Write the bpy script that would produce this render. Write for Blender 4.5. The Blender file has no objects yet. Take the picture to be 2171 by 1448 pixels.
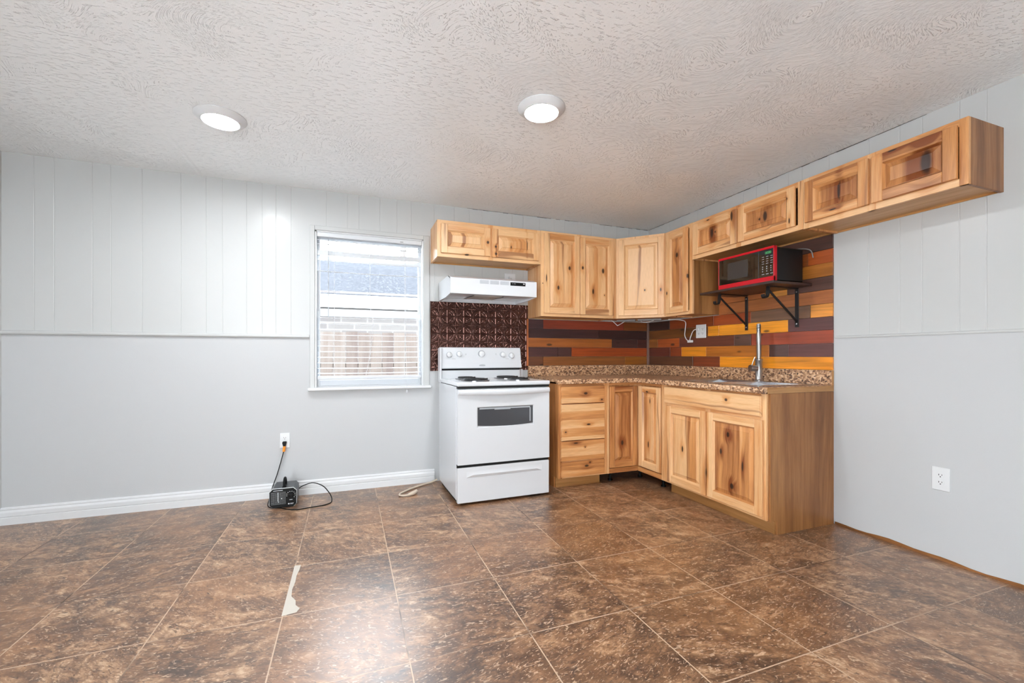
import bpy, bmesh, math, random
from mathutils import Vector, Matrix
R = math.radians
random.seed(7)
scene = bpy.context.scene
COL = scene.collection

# ------------------------------------------------------------------ camera
cam = bpy.data.cameras.new('camera'); cam_o = bpy.data.objects.new('camera', cam); COL.objects.link(cam_o)
cam.sensor_width = 36.0; cam.lens = 923.0/2171*36.0; cam.shift_y = 30.3/2171
cam_o.location = (-3.010, -3.857, 1.112); cam_o.rotation_euler = (R(90), 0, -0.3588)
cam.clip_start = 0.05
scene.camera = cam_o
# ------------------------------------------------------------------ world, light, exposure
scene.view_settings.view_transform = 'Standard'; scene.view_settings.look = 'None'
scene.view_settings.exposure = 1.18; scene.view_settings.gamma = 1.0
scene.view_settings.use_curve_mapping = False
scene.cycles.max_bounces = 10; scene.cycles.diffuse_bounces = 6; scene.cycles.transparent_max_bounces = 12
scene.cycles.use_denoising = True
scene.cycles.sample_clamp_indirect = 6.0
W = bpy.data.worlds.new('overcast'); scene.world = W; W.use_nodes = True
wn = W.node_tree.nodes; wl = W.node_tree.links
SKY = 9.0
bg = wn['Background']; bg.inputs['Strength'].default_value = SKY
bg.inputs['Color'].default_value = (0.90, 0.96, 1.00, 1)
LAMP = 150.0          # radiance of the two ceiling disc lenses
# daylight: kitchen window, plus invented fill openings behind the camera (rear and left walls)

# ------------------------------------------------------------------ helpers
def lin(c):
    c = c/255.0
    return c/12.92 if c <= 0.04045 else ((c+0.055)/1.055)**2.4
def rgb(r, g, b): return (lin(r), lin(g), lin(b), 1.0)

class MB:
    def __init__(s): s.v = []; s.f = []; s.t = []; s.g = []; s.m = []; s.c = []
    def face(s, pts, grain='x', tone=.5, mat=0, col=(1, 1, 1, 1)):
        b = len(s.v); s.v += [tuple(p) for p in pts]; s.f.append(list(range(b, b+len(pts))))
        s.t.append(tone); s.g.append(grain); s.m.append(mat); s.c.append(col); return s
    def idx(s, verts, faces, grain='x', tone=.5, mat=0, col=(1, 1, 1, 1)):
        b = len(s.v); s.v += [tuple(p) for p in verts]
        for f in faces:
            s.f.append([b+i for i in f]); s.t.append(tone); s.g.append(grain); s.m.append(mat); s.c.append(col)
        return s
    def box(s, x0, x1, y0, y1, z0, z1, grain='x', tone=.5, b=0.0, mat=0, col=(1, 1, 1, 1)):
        x0, x1 = min(x0, x1), max(x0, x1); y0, y1 = min(y0, y1), max(y0, y1); z0, z1 = min(z0, z1), max(z0, z1)
        if b <= 0:
            V = [(x, y, z) for x in (x0, x1) for y in (y0, y1) for z in (z0, z1)]
            F = [(0, 1, 3, 2), (4, 6, 7, 5), (0, 4, 5, 1), (2, 3, 7, 6), (0, 2, 6, 4), (1, 5, 7, 3)]
            return s.idx(V, F, grain, tone, mat, col)
        b = min(b, (x1-x0)*.45, (y1-y0)*.45, (z1-z0)*.45)
        X = (x0, x1); Y = (y0, y1); Z = (z0, z1); V = []; ix = {}
        for i in (0, 1):
            for j in (0, 1):
                for k in (0, 1):
                    dx = b if i == 0 else -b; dy = b if j == 0 else -b; dz = b if k == 0 else -b
                    ix[(i, j, k, 0)] = len(V); V.append((X[i], Y[j]+dy, Z[k]+dz))
                    ix[(i, j, k, 1)] = len(V); V.append((X[i]+dx, Y[j], Z[k]+dz))
                    ix[(i, j, k, 2)] = len(V); V.append((X[i]+dx, Y[j]+dy, Z[k]))
        F = []
        for i in (0, 1):
            F.append([ix[(i, 0, 0, 0)], ix[(i, 1, 0, 0)], ix[(i, 1, 1, 0)], ix[(i, 0, 1, 0)]])
            F.append([ix[(0, i, 0, 1)], ix[(1, i, 0, 1)], ix[(1, i, 1, 1)], ix[(0, i, 1, 1)]])
            F.append([ix[(0, 0, i, 2)], ix[(1, 0, i, 2)], ix[(1, 1, i, 2)], ix[(0, 1, i, 2)]])
        for a in (0, 1):
            for c in (0, 1):
                F.append([ix[(a, c, 0, 0)], ix[(a, c, 1, 0)], ix[(a, c, 1, 1)], ix[(a, c, 0, 1)]])
                F.append([ix[(a, 0, c, 0)], ix[(a, 1, c, 0)], ix[(a, 1, c, 2)], ix[(a, 0, c, 2)]])
                F.append([ix[(0, a, c, 1)], ix[(1, a, c, 1)], ix[(1, a, c, 2)], ix[(0, a, c, 2)]])
                for k in (0, 1): F.append([ix[(a, c, k, 0)], ix[(a, c, k, 1)], ix[(a, c, k, 2)]])
        return s.idx(V, F, grain, tone, mat, col)
    def prism(s, poly, axis, a, b, grain='x', tone=.5, mat=0, col=(1, 1, 1, 1)):
        # poly: 2-D points in the two other axes (in xyz order), swept from a to b along axis
        def P(p, t): return {'x': (t, p[0], p[1]), 'y': (p[0], t, p[1]), 'z': (p[0], p[1], t)}[axis]
        n = len(poly); V = [P(p, a) for p in poly]+[P(p, b) for p in poly]
        F = [[i, (i+1) % n, n+(i+1) % n, n+i] for i in range(n)]+[list(range(n))[::-1], list(range(n, 2*n))]
        return s.idx(V, F, grain, tone, mat, col)
    def tube(s, pts, r, n=10, tone=.5, mat=0, closed=False, smooth_pts=0, col=(1, 1, 1, 1)):
        P = [Vector(p) for p in pts]
        if smooth_pts:
            Q = []; m = len(P)
            for i in range(m if closed else m-1):
                g = lambda k: P[k % m] if closed else P[max(0, min(m-1, k))]
                p0, p1, p2, p3 = g(i-1), g(i), g(i+1), g(i+2)
                for j in range(smooth_pts):
                    t = j/smooth_pts
                    Q.append(0.5*((2*p1)+(p2-p0)*t+(2*p0-5*p1+4*p2-p3)*t*t+(3*p1-p0-3*p2+p3)*t**3))
            if not closed: Q.append(P[-1])
            P = Q
        rr = r if callable(r) else (lambda t: r)
        m = len(P); V = []; F = []; up = None
        for i, p in enumerate(P):
            a = P[(i-1) % m] if (closed or i > 0) else p; c = P[(i+1) % m] if (closed or i < m-1) else p
            d = (c-a).normalized()
            if up is None:
                up = Vector((0, 0, 1)) if abs(d.z) < .9 else Vector((0, 1, 0))
            e1 = (up-d*up.dot(d)).normalized(); e2 = d.cross(e1); up = e1
            rad = rr(i/max(1, m-1))
            for k in range(n):
                an = 2*math.pi*k/n; V.append(p+e1*math.cos(an)*rad+e2*math.sin(an)*rad)
        for i in range(m if closed else m-1):
            for k in range(n):
                j = (i+1) % m
                F.append([i*n+k, i*n+(k+1) % n, j*n+(k+1) % n, j*n+k])
        if not closed: F.append(list(range(n))[::-1]); F.append([(m-1)*n+k for k in range(n)])
        return s.idx(V, F, 'x', tone, mat, col)
    def lathe(s, prof, c=(0, 0, 0), axis='z', n=32, tone=.5, mat=0, col=(1, 1, 1, 1)):
        V = []; F = []; m = len(prof)
        for (r, h) in prof:
            for k in range(n):
                a = 2*math.pi*k/n; u, w = r*math.cos(a), r*math.sin(a)
                q = {'z': (u, w, h), 'y': (u, h, w), 'x': (h, u, w)}[axis]
                V.append((c[0]+q[0], c[1]+q[1], c[2]+q[2]))
        for i in range(m-1):
            for k in range(n): F.append([i*n+k, i*n+(k+1) % n, (i+1)*n+(k+1) % n, (i+1)*n+k])
        if prof[0][0] > 1e-6: F.append(list(range(n))[::-1])
        if prof[-1][0] > 1e-6: F.append([(m-1)*n+k for k in range(n)])
        return s.idx(V, F, 'x', tone, mat, col)
    def xf(s, M):
        s.v = [tuple(M @ Vector(p)) for p in s.v]; return s
    def build(s, name, mats, parent=None, smooth=True, ang=32, recalc=True):
        if not isinstance(mats, (list, tuple)): mats = [mats]
        me = bpy.data.meshes.new(name); me.from_pydata(s.v, [], s.f); me.update()
        if recalc:
            bm = bmesh.new(); bm.from_mesh(me); bmesh.ops.recalc_face_normals(bm, faces=bm.faces); bm.to_mesh(me); bm.free()
        for m in mats: me.materials.append(m)
        at = me.attributes.new('tone', 'FLOAT', 'FACE'); at.data.foreach_set('value', s.t)
        ca = me.attributes.new('dye', 'FLOAT_COLOR', 'FACE'); ca.data.foreach_set('color', [x for c in s.c for x in c])
        me.polygons.foreach_set('material_index', s.m)
        uv = me.uv_layers.new(name='UVMap'); D = [0.0]*(2*len(me.loops)); vs = me.vertices
        for p in me.polygons:
            g = s.g[p.index]
            for li in p.loop_indices:
                x, y, z = vs[me.loops[li].vertex_index].co
                u, v = {'x': (x, z+y), 'y': (y, z+x), 'z': (z, x+y)}[g]
                D[2*li] = u; D[2*li+1] = v
        uv.data.foreach_set('uv', D)
        if smooth:
            me.shade_smooth(); me.set_sharp_from_angle(angle=R(ang))
        o = bpy.data.objects.new(name, me); COL.objects.link(o)
        if parent: o.parent = parent
        return o

def tag(o, label=None, cat=None, group=None, kind=None):
    if label: o['label'] = label
    if cat: o['category'] = cat
    if group: o['group'] = group
    if kind: o['kind'] = kind
    return o
def empty(name, loc, rz, label, cat, group=None):
    o = bpy.data.objects.new(name, None); COL.objects.link(o); o.location = loc; o.rotation_euler = (0, 0, rz)
    o.empty_display_size = .1
    return tag(o, label, cat, group)

# ------------------------------------------------------------------ materials
class NT:
    """small helper round a node tree"""
    def __init__(s, name):
        s.m = bpy.data.materials.new(name); s.m.use_nodes = True; s.t = s.m.node_tree
        s.n = s.t.nodes; s.l = s.t.links; s.b = s.n['Principled BSDF']
    def new(s, ty, **kw):
        q = s.n.new(ty)
        for k, v in kw.items(): setattr(q, k, v)
        return q
    def put(s, sock, v):
        if hasattr(v, 'is_linked') or hasattr(v, 'links'): s.l.new(v, sock)
        else: sock.default_value = v
    def math(s, op, a, b=None, c=None, clamp=False):
        q = s.new('ShaderNodeMath', operation=op, use_clamp=clamp); s.put(q.inputs[0], a)
        if b is not None: s.put(q.inputs[1], b)
        if c is not None: s.put(q.inputs[2], c)
        return q.outputs[0]
    def vmath(s, op, a, b=None):
        q = s.new('ShaderNodeVectorMath', operation=op); s.put(q.inputs[0], a)
        if b is not None: s.put(q.inputs[1], b)
        return q.outputs['Value'] if op in ('LENGTH', 'DOT_PRODUCT', 'DISTANCE') else q.outputs['Vector']
    def sep(s, v):
        q = s.new('ShaderNodeSeparateXYZ'); s.put(q.inputs[0], v); return q.outputs
    def comb(s, x, y, z):
        q = s.new('ShaderNodeCombineXYZ'); s.put(q.inputs[0], x); s.put(q.inputs[1], y); s.put(q.inputs[2], z); return q.outputs[0]
    def noise(s, vec, scale=1.0, detail=3.0, rough=.55, dist=0.0, out='Fac'):
        q = s.new('ShaderNodeTexNoise'); s.put(q.inputs['Vector'], vec); q.inputs['Scale'].default_value = scale
        q.inputs['Detail'].default_value = detail; q.inputs['Roughness'].default_value = rough
        q.inputs['Distortion'].default_value = dist; return q.outputs[out]
    def voro(s, vec, scale=1.0, feature='F1', rnd=1.0):
        q = s.new('ShaderNodeTexVoronoi', feature=feature); s.put(q.inputs['Vector'], vec)
        q.inputs['Scale'].default_value = scale; q.inputs['Randomness'].default_value = rnd; return q.outputs
    def white(s, vec):
        q = s.new('ShaderNodeTexWhiteNoise', noise_dimensions='3D'); s.put(q.inputs['Vector'], vec); return q.outputs
    def ramp(s, fac, stops, interp='LINEAR'):
        q = s.new('ShaderNodeValToRGB'); s.put(q.inputs[0], fac); e = q.color_ramp; e.interpolation = interp
        while len(e.elements) < len(stops): e.elements.new(.5)
        for el, (p, c) in zip(e.elements, stops): el.position = p; el.color = c
        return q.outputs[0]
    def mix(s, fac, a, b, blend='MIX'):
        q = s.new('ShaderNodeMix', data_type='RGBA', blend_type=blend); s.put(q.inputs['Factor'], fac)
        s.put(q.inputs[6], a); s.put(q.inputs[7], b); return q.outputs[2]
    def rangem(s, v, a, b, c=0.0, d=1.0, smooth=False):
        q = s.new('ShaderNodeMapRange', interpolation_type='SMOOTHSTEP' if smooth else 'LINEAR'); s.put(q.inputs[0], v)
        for i, x in enumerate((a, b, c, d)): q.inputs[1+i].default_value = x
        return q.outputs[0]
    def obj(s): return s.new('ShaderNodeTexCoord').outputs['Object']
    def bump(s, h, strength=.3, dist=.002):
        q = s.new('ShaderNodeBump'); s.put(q.inputs['Height'], h); q.inputs['Strength'].default_value = strength
        q.inputs['Distance'].default_value = dist; s.l.new(q.outputs[0], s.b.inputs['Normal']); return q
    def set(s, **kw):
        for k, v in kw.items():
            s.put(s.b.inputs[{'color': 'Base Color', 'rough': 'Roughness', 'metal': 'Metallic', 'spec': 'Specular IOR Level', 'coat': 'Coat Weight'}[k]], v)
        return s

def plain(name, c, rough=.5, metal=0.0, spec=.5, coat=0.0, bumpy=0.0, bscale=200):
    t = NT(name); t.set(color=c, rough=rough, metal=metal, spec=spec, coat=coat)
    o = t.obj(); n = t.noise(o, bscale if bumpy else 30, 2)
    if bumpy: t.bump(n, bumpy, .001)
    t.set(rough=t.rangem(n, .3, .7, max(0, rough-.01), min(1, rough+.01)))
    return t.m

def wood(name, light, mid, dark, knots=(), board=.09, bvar=.42, contrast=1.2, streak=.7, rough=.36, bias=0.0, kaxis=0):
    """knotty timber. grain runs along UV u (metres); tone is a per-piece attribute; knots are (x, z, rx, rz) in object space"""
    t = NT(name)
    uv = t.sep(t.new('ShaderNodeUVMap').outputs[0]); u, v = uv[0], uv[1]
    a = t.new('ShaderNodeAttribute', attribute_name='tone').outputs['Fac']
    off = t.math('MULTIPLY', a, 37.3)
    ob = t.sep(t.obj())
    kmask = None; halo = None
    wob = t.noise(t.comb(t.math('MULTIPLY', u, 2.2), t.math('MULTIPLY', v, 4.0), off), 1, 2)
    vv = t.math('ADD', v, t.math('MULTIPLY', t.math('SUBTRACT', wob, .5), .05))
    for (kx, kz, rx, rz) in knots:
        dx = t.math('DIVIDE', t.math('SUBTRACT', ob[kaxis], kx), rx); dz = t.math('DIVIDE', t.math('SUBTRACT', ob[2], kz), rz)
        d = t.math('SQRT', t.math('ADD', t.math('MULTIPLY', dx, dx), t.math('MULTIPLY', dz, dz)))
        m = t.rangem(d, 1.15, .55, 0, 1, True); h = t.rangem(d, 4.0, .8, 0, 1, True)
        vv = t.math('ADD', vv, t.math('MULTIPLY', h, min(rx, rz)*1.6))
        kmask = m if kmask is None else t.math('MAXIMUM', kmask, m)
        halo = h if halo is None else t.math('MAXIMUM', halo, h)
    n1 = t.noise(t.comb(t.math('MULTIPLY', u, 2.0), t.math('MULTIPLY', vv, 38.0), off), 1, 4, .6)
    n2 = t.noise(t.comb(t.math('MULTIPLY', u, 1.1), t.math('MULTIPLY', vv, 9.0), t.math('ADD', off, 5.0)), 1, 3, .5, .4)
    bi = t.math('FLOOR', t.math('DIVIDE', t.math('ADD', v, t.math('MULTIPLY', a, 3.7)), board))
    wt = t.white(t.comb(bi, off, 0.0))[0]
    f = t.math('ADD', t.math('MULTIPLY', t.math('SUBTRACT', n1, .5), .75*contrast), t.math('MULTIPLY', t.math('SUBTRACT', n2, .5), 1.1*contrast))
    f = t.math('ADD', f, t.math('MULTIPLY', t.math('SUBTRACT', wt, .5), bvar))
    f = t.math('ADD', f, t.math('ADD', t.math('MULTIPLY', t.math('SUBTRACT', a, .5), .85), .42+bias))
    if halo is not None: f = t.math('ADD', f, t.math('MULTIPLY', halo, .30))
    c = t.ramp(f, [(0.0, light), (.45, mid), (1.0, dark)])
    hs = t.rangem(t.noise(t.comb(t.math('MULTIPLY', u, .55), t.math('MULTIPLY', vv, 13.0), t.math('ADD', off, 11.0)), 1, 2, .5, .3), .62, .70, 0, streak, True)
    c = t.mix(hs, c, dark)
    fib = t.noise(t.comb(t.math('MULTIPLY', u, 14.0), t.math('MULTIPLY', v, 420.0), off), 1, 2)
    c = t.mix(t.rangem(fib, .35, .75, .0, .22), c, tuple(x*.55 for x in dark[:3])+(1,))
    if kmask is not None: c = t.mix(t.math('MULTIPLY', kmask, .95), c, rgb(44, 24, 16))
    t.set(color=c, rough=t.rangem(n1, .2, .8, rough-.06, rough+.08))
    t.bump(n1, .12, .0008)
    return t.m

L_, M_, D_ = rgb(232, 188, 138), rgb(210, 148, 90), rgb(128, 68, 30)
M = {}
M['veneer'] = wood('walnut_veneer', rgb(178, 128, 78), rgb(148, 98, 55), rgb(90, 54, 28), board=.14, bvar=.22, streak=.5, contrast=1.3)
M['raw'] = wood('bare_pine', rgb(196, 150, 98), rgb(170, 122, 72), rgb(130, 88, 46), board=.3, bvar=.1, streak=.2)
M['inside'] = wood('underside_ply', rgb(214, 168, 112), rgb(196, 146, 88), rgb(160, 108, 58), board=.6, bvar=.05, streak=.1)
M['white'] = plain('white_enamel', rgb(208, 211, 215), .16, spec=.5, coat=.25)
M['white2'] = plain('white_plastic', rgb(216, 218, 220), .3)
M['trim'] = plain('white_trim_paint', rgb(215, 217, 219), .3)
M['sash'] = plain('white_vinyl', rgb(214, 217, 221), .35)
M['black'] = plain('black_plastic', rgb(10, 10, 11), .5, spec=.2)
M['mwblack'] = plain('painted_black_steel', rgb(9, 9, 10), .4, spec=.3)
M['bar'] = plain('grey_light_bar', rgb(120, 117, 116), .5)
M['blackg'] = plain('black_glass', rgb(9, 10, 11), .06, coat=.5)
M['iron'] = plain('black_iron', rgb(30, 29, 30), .45, .3, bumpy=.15, bscale=300)
M['steel'] = plain('brushed_steel', rgb(190, 190, 192), .22, 1.0)
M['steel2'] = plain('satin_nickel', rgb(172, 170, 168), .30, 1.0)
M['red'] = plain('red_plastic', rgb(186, 6, 28), .32, spec=.35)
M['gap'] = plain('black_gap', rgb(6, 6, 6), .8)
M['slot'] = plain('dark_slot', rgb(30, 28, 26), .6)
M['glassdark'] = plain('oven_glass', rgb(66, 68, 72), .08, coat=.5)
M['screen'] = plain('microwave_window', rgb(44, 46, 48), .22, coat=.3)
M['grayp'] = plain('grey_print', rgb(150, 152, 156), .5)
M['vent'] = plain('grey_louvre', rgb(168, 173, 179), .4)
M['orange'] = plain('orange_sleeve', rgb(255, 150, 26), .45)
M['beige'] = plain('beige_rubber', rgb(206, 190, 172), .5)
M['coil'] = plain('burner_coil', rgb(26, 26, 28), .5)
M['chrome'] = plain('drip_pan_chrome', rgb(140, 140, 143), .25, 1.0)
M['filter'] = plain('mesh_filter', rgb(172, 162, 152), .6, .1, bumpy=.8, bscale=500)
M['geng'] = plain('dark_grey_metal', rgb(84, 87, 92), .34, .6)
M['genlite'] = plain('pale_edge', rgb(225, 228, 230), .4)

def emis(name, c, s):
    t = NT(name); t.set(color=(0, 0, 0, 1)); t.b.inputs['Emission Color'].default_value = c; t.b.inputs['Emission Strength'].default_value = s
    return t.m
M['lens'] = emis('lamp_lens', (.94, .98, 1.0, 1), LAMP)
M['led'] = emis('green_digits', (.2, 1, .35, 1), .3)

def glassm():
    t = NT('window_glass'); n = t.n; l = t.l
    tr = n.new('ShaderNodeBsdfTransparent'); gl = n.new('ShaderNodeBsdfGlossy'); gl.inputs['Roughness'].default_value = .02
    fr = n.new('ShaderNodeFresnel'); fr.inputs[0].default_value = 1.45
    ns = t.noise(t.obj(), 3, 2); tr.inputs[0].default_value = (.96, .98, 1, 1)
    mx = n.new('ShaderNodeMixShader'); l.new(t.math('MULTIPLY', fr.outputs[0], t.rangem(ns, .3, .7, .6, .8)), mx.inputs[0]); l.new(tr.outputs[0], mx.inputs[1]); l.new(gl.outputs[0], mx.inputs[2])
    l.new(mx.outputs[0], n['Material Output'].inputs['Surface']); n.remove(t.b); return t.m
M['glass'] = glassm()

def wallm(name, c, bscale, bstr, rough):
    t = NT(name); o = t.obj()
    n = t.noise(o, 1.3, 3); c2 = tuple(x*.965 for x in c[:3])+(1,)
    t.set(color=t.mix(n, c, c2), rough=rough, spec=.22)
    h = t.noise(o, bscale, 3, .6); t.bump(h, bstr, .0015); return t.m
M['wall_up'] = wallm('painted_panelling', rgb(193, 195, 195), 60, .05, .26)
M['wall_lo'] = wallm('painted_drywall', rgb(192, 194, 196), 130, .16, .5)

def ceilm():
    t = NT('textured_ceiling'); o = t.obj(); s = t.sep(o)
    # swirl the brush direction with a slow field
    big = t.noise(o, .9, 2); ang = t.rangem(big, .3, .7, -1.0, .9)
    ca, sa = t.math('COSINE', ang), t.math('SINE', ang)
    x = t.math('SUBTRACT', t.math('MULTIPLY', s[0], ca), t.math('MULTIPLY', s[1], sa))
    y = t.math('ADD', t.math('MULTIPLY', s[0], sa), t.math('MULTIPLY', s[1], ca))
    a = t.noise(t.comb(t.math('MULTIPLY', s[0], 24), t.math('MULTIPLY', s[1], 95), 0), 1, 2, .5, .25)
    b = t.noise(t.comb(t.math('MULTIPLY', x, 95), t.math('MULTIPLY', y, 34), 4.0), 1, 2, .5, .3)
    m = t.rangem(t.noise(o, 1.6, 2), .46, .56, 0, 1, True)
    side = t.rangem(s[0], -2.6, -1.2, 0, 1, True)
    k = t.math('MAXIMUM', t.math('MULTIPLY', m, .8), side)
    h = t.math('ADD', t.math('MULTIPLY', a, t.math('SUBTRACT', 1.0, k)), t.math('MULTIPLY', b, k))
    h = t.rangem(h, .56, .65, 0, 1, True)
    amp = t.rangem(t.noise(o, 1.1, 2), .35, .65, .65, 1.0)
    fine = t.noise(o, 220, 2)
    seam = t.rangem(t.math('ABSOLUTE', t.math('ADD', s[0], t.math('ADD', 4.03, t.math('MULTIPLY', t.noise(o, 5, 1), .02)))), .0, .022, 1, 0, True)
    hh = t.math('ADD', t.math('ADD', t.math('MULTIPLY', h, amp), t.math('MULTIPLY', fine, .18)), t.math('MULTIPLY', seam, .7))
    t.set(color=rgb(246, 249, 251), rough=.30, spec=.8)
    t.bump(hh, 1.0, .0036); return t.m
M['ceil'] = ceilm()

def floorm():
    t = NT('stone_tile'); o = t.obj(); s = t.sep(o)
    P = .4725
    gx = t.math('DIVIDE', t.math('ADD', s[0], .912), P); gy = t.math('DIVIDE', t.math('ADD', s[1], 1.305), P)
    ix, iy = t.math('FLOOR', gx), t.math('FLOOR', gy)
    fx, fy = t.math('FRACT', gx), t.math('FRACT', gy)
    ex = t.math('MULTIPLY', t.math('MINIMUM', fx, t.math('SUBTRACT', 1.0, fx)), P)
    ey = t.math('MULTIPLY', t.math('MINIMUM', fy, t.math('SUBTRACT', 1.0, fy)), P)
    wob = t.math('MULTIPLY', t.math('SUBTRACT', t.noise(o, 60, 2), .5), .0022)
    e = t.math('ADD', t.math('MINIMUM', ex, ey), wob)
    w = t.white(t.comb(ix, iy, 3.0)); w1 = w[0]; wc = t.sep(w[1])
    # stone figure: warped, stretched noise, its direction changing from tile to tile
    dirn = t.math('ADD', t.math('MULTIPLY', wc[0], 1.3), -.35)
    ca, sa = t.math('COSINE', dirn), t.math('SINE', dirn)
    x = t.math('SUBTRACT', t.math('MULTIPLY', s[0], ca), t.math('MULTIPLY', s[1], sa))
    y = t.math('ADD', t.math('MULTIPLY', s[0], sa), t.math('MULTIPLY', s[1], ca))
    q = t.comb(t.math('ADD', x, t.math('MULTIPLY', wc[1], 9.0)), t.math('MULTIPLY', y, 1.55), t.math('MULTIPLY', w1, 7.0))
    big = t.noise(q, 3.2, 4, .62, 1.2)
    mid = t.noise(q, 9, 3, .58, 1.5)
    fl = t.noise(t.vmath('MULTIPLY', q, (1.0, 1.7, 1.0)), 34, 3, .6, 1.5)
    f = t.math('ADD', t.math('ADD', t.math('MULTIPLY', t.math('SUBTRACT', big, .5), 1.35), t.math('MULTIPLY', t.math('SUBTRACT', mid, .5), 1.5)), .5)
    f = t.math('ADD', f, t.math('MULTIPLY', t.math('SUBTRACT', w1, .5), .22))
    f = t.math('ADD', f, t.math('MULTIPLY', t.math('SUBTRACT', fl, .5), .7))
    c = t.ramp(f, [(.02, rgb(60, 42, 33)), (.34, rgb(90, 64, 46)), (.57, rgb(126, 92, 66)), (.80, rgb(164, 127, 95)), (1.0, rgb(196, 165, 134))])
    tint = t.noise(o, 1.7, 2); c = t.mix(t.rangem(tint, .4, .65, 0, .38), c, rgb(166, 112, 66), 'MIX')
    fle = t.rangem(t.noise(t.vmath('MULTIPLY', q, (1.0, 1.5, 1.0)), 25, 3, .55, 2.2), .57, .66, 0, .6, True)
    c = t.mix(fle, c, rgb(212, 182, 152))
    dk = t.rangem(t.noise(t.vmath('MULTIPLY', q, (1.0, 1.5, 1.0)), 19, 3, .55, 2.4), .42, .33, 0, .65, True)
    c = t.mix(dk, c, rgb(58, 40, 33))
    gm = t.rangem(e, .0031, .0016, 0, 1, True)
    gt = t.noise(o, 2.6, 2); gc = t.mix(t.rangem(gt, .34, .50, 0, 1, True), rgb(78, 56, 42), rgb(192, 164, 138))
    c = t.mix(gm, c, gc)
    t.set(color=c, rough=t.math('ADD', t.rangem(mid, .3, .7, .38, .48), t.math('MULTIPLY', gm, .3)), spec=.5, coat=.7)
    t.b.inputs['Coat Roughness'].default_value = .3
    h = t.math('SUBTRACT', t.math('ADD', t.math('MULTIPLY', mid, .5), t.math('MULTIPLY', fl, .35)), t.math('MULTIPLY', t.rangem(e, .004, .001, 0, 1, True), .8))
    t.bump(h, .25, .0022); return t.m
M['floor'] = floorm()

def topm():
    t = NT('speckled_laminate'); o = t.obj()
    wv = t.vmath('ADD', o, t.vmath('SCALE', t.noise(o, 40, 2, out='Color')))
    vm = t.vmath('MULTIPLY', o, (1.0, 1.0, 1.35))
    wp = t.new('ShaderNodeVectorMath', operation='MULTIPLY_ADD'); t.put(wp.inputs[0], t.noise(o, 55, 2, out='Color')); wp.inputs[1].default_value = (.02, .02, .02); t.put(wp.inputs[2], vm)
    v = t.voro(wp.outputs[0], 75); w = t.sep(v['Color'])[0]
    n = t.noise(o, 130, 3, .6, .6)
    f = t.math('ADD', t.math('MULTIPLY', w, .62), t.math('MULTIPLY', n, .42))
    c = t.ramp(f, [(.18, rgb(62, 42, 32)), (.32, rgb(122, 86, 62)), (.48, rgb(170, 128, 94)), (.66, rgb(204, 164, 126)), (.9, rgb(228, 198, 166))])
    t.set(color=c, rough=.32); return t.m
M['top'] = topm()

def plankm():
    t = NT('stained_planks'); col = t.new('ShaderNodeAttribute', attribute_name='dye').outputs['Color']
    a = t.new('ShaderNodeAttribute', attribute_name='tone').outputs['Fac']
    uv = t.sep(t.new('ShaderNodeUVMap').outputs[0]); off = t.math('MULTIPLY', a, 51.0)
    n1 = t.noise(t.comb(t.math('MULTIPLY', uv[0], 3.0), t.math('MULTIPLY', uv[1], 60.0), off), 1, 4, .6, .5)
    n2 = t.noise(t.comb(t.math('MULTIPLY', uv[0], 2.0), t.math('MULTIPLY', uv[1], 14.0), t.math('ADD', off, 3.0)), 1, 2)
    f = t.rangem(t.math('ADD', t.math('MULTIPLY', n1, .55), t.math('MULTIPLY', n2, .45)), .3, .7, .6, 1.35)
    q = t.new('ShaderNodeMix', data_type='RGBA', blend_type='MULTIPLY'); q.inputs['Factor'].default_value = 1
    t.put(q.inputs[6], col); t.put(q.inputs[7], t.comb(f, f, f)); c = q.outputs[2]
    kn = t.voro(t.comb(t.math('MULTIPLY', uv[0], 3.2), t.math('MULTIPLY', uv[1], 8.0), off), 1.0)['Distance']
    c = t.mix(t.rangem(kn, .13, .06, 0, .85, True), c, rgb(40, 22, 12))
    t.set(color=c, rough=t.rangem(n1, .3, .7, .30, .42)); t.bump(n1, .18, .001); return t.m
M['plank'] = plankm()

def tinm():
    t = NT('embossed_copper_tin'); o = t.obj(); n = t.noise(o, 14, 3)
    t.set(color=t.mix(n, rgb(104, 74, 66), rgb(78, 54, 50)), metal=.9, rough=t.rangem(n, .3, .7, .20, .30)); return t.m
M['tin'] = tinm()

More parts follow.
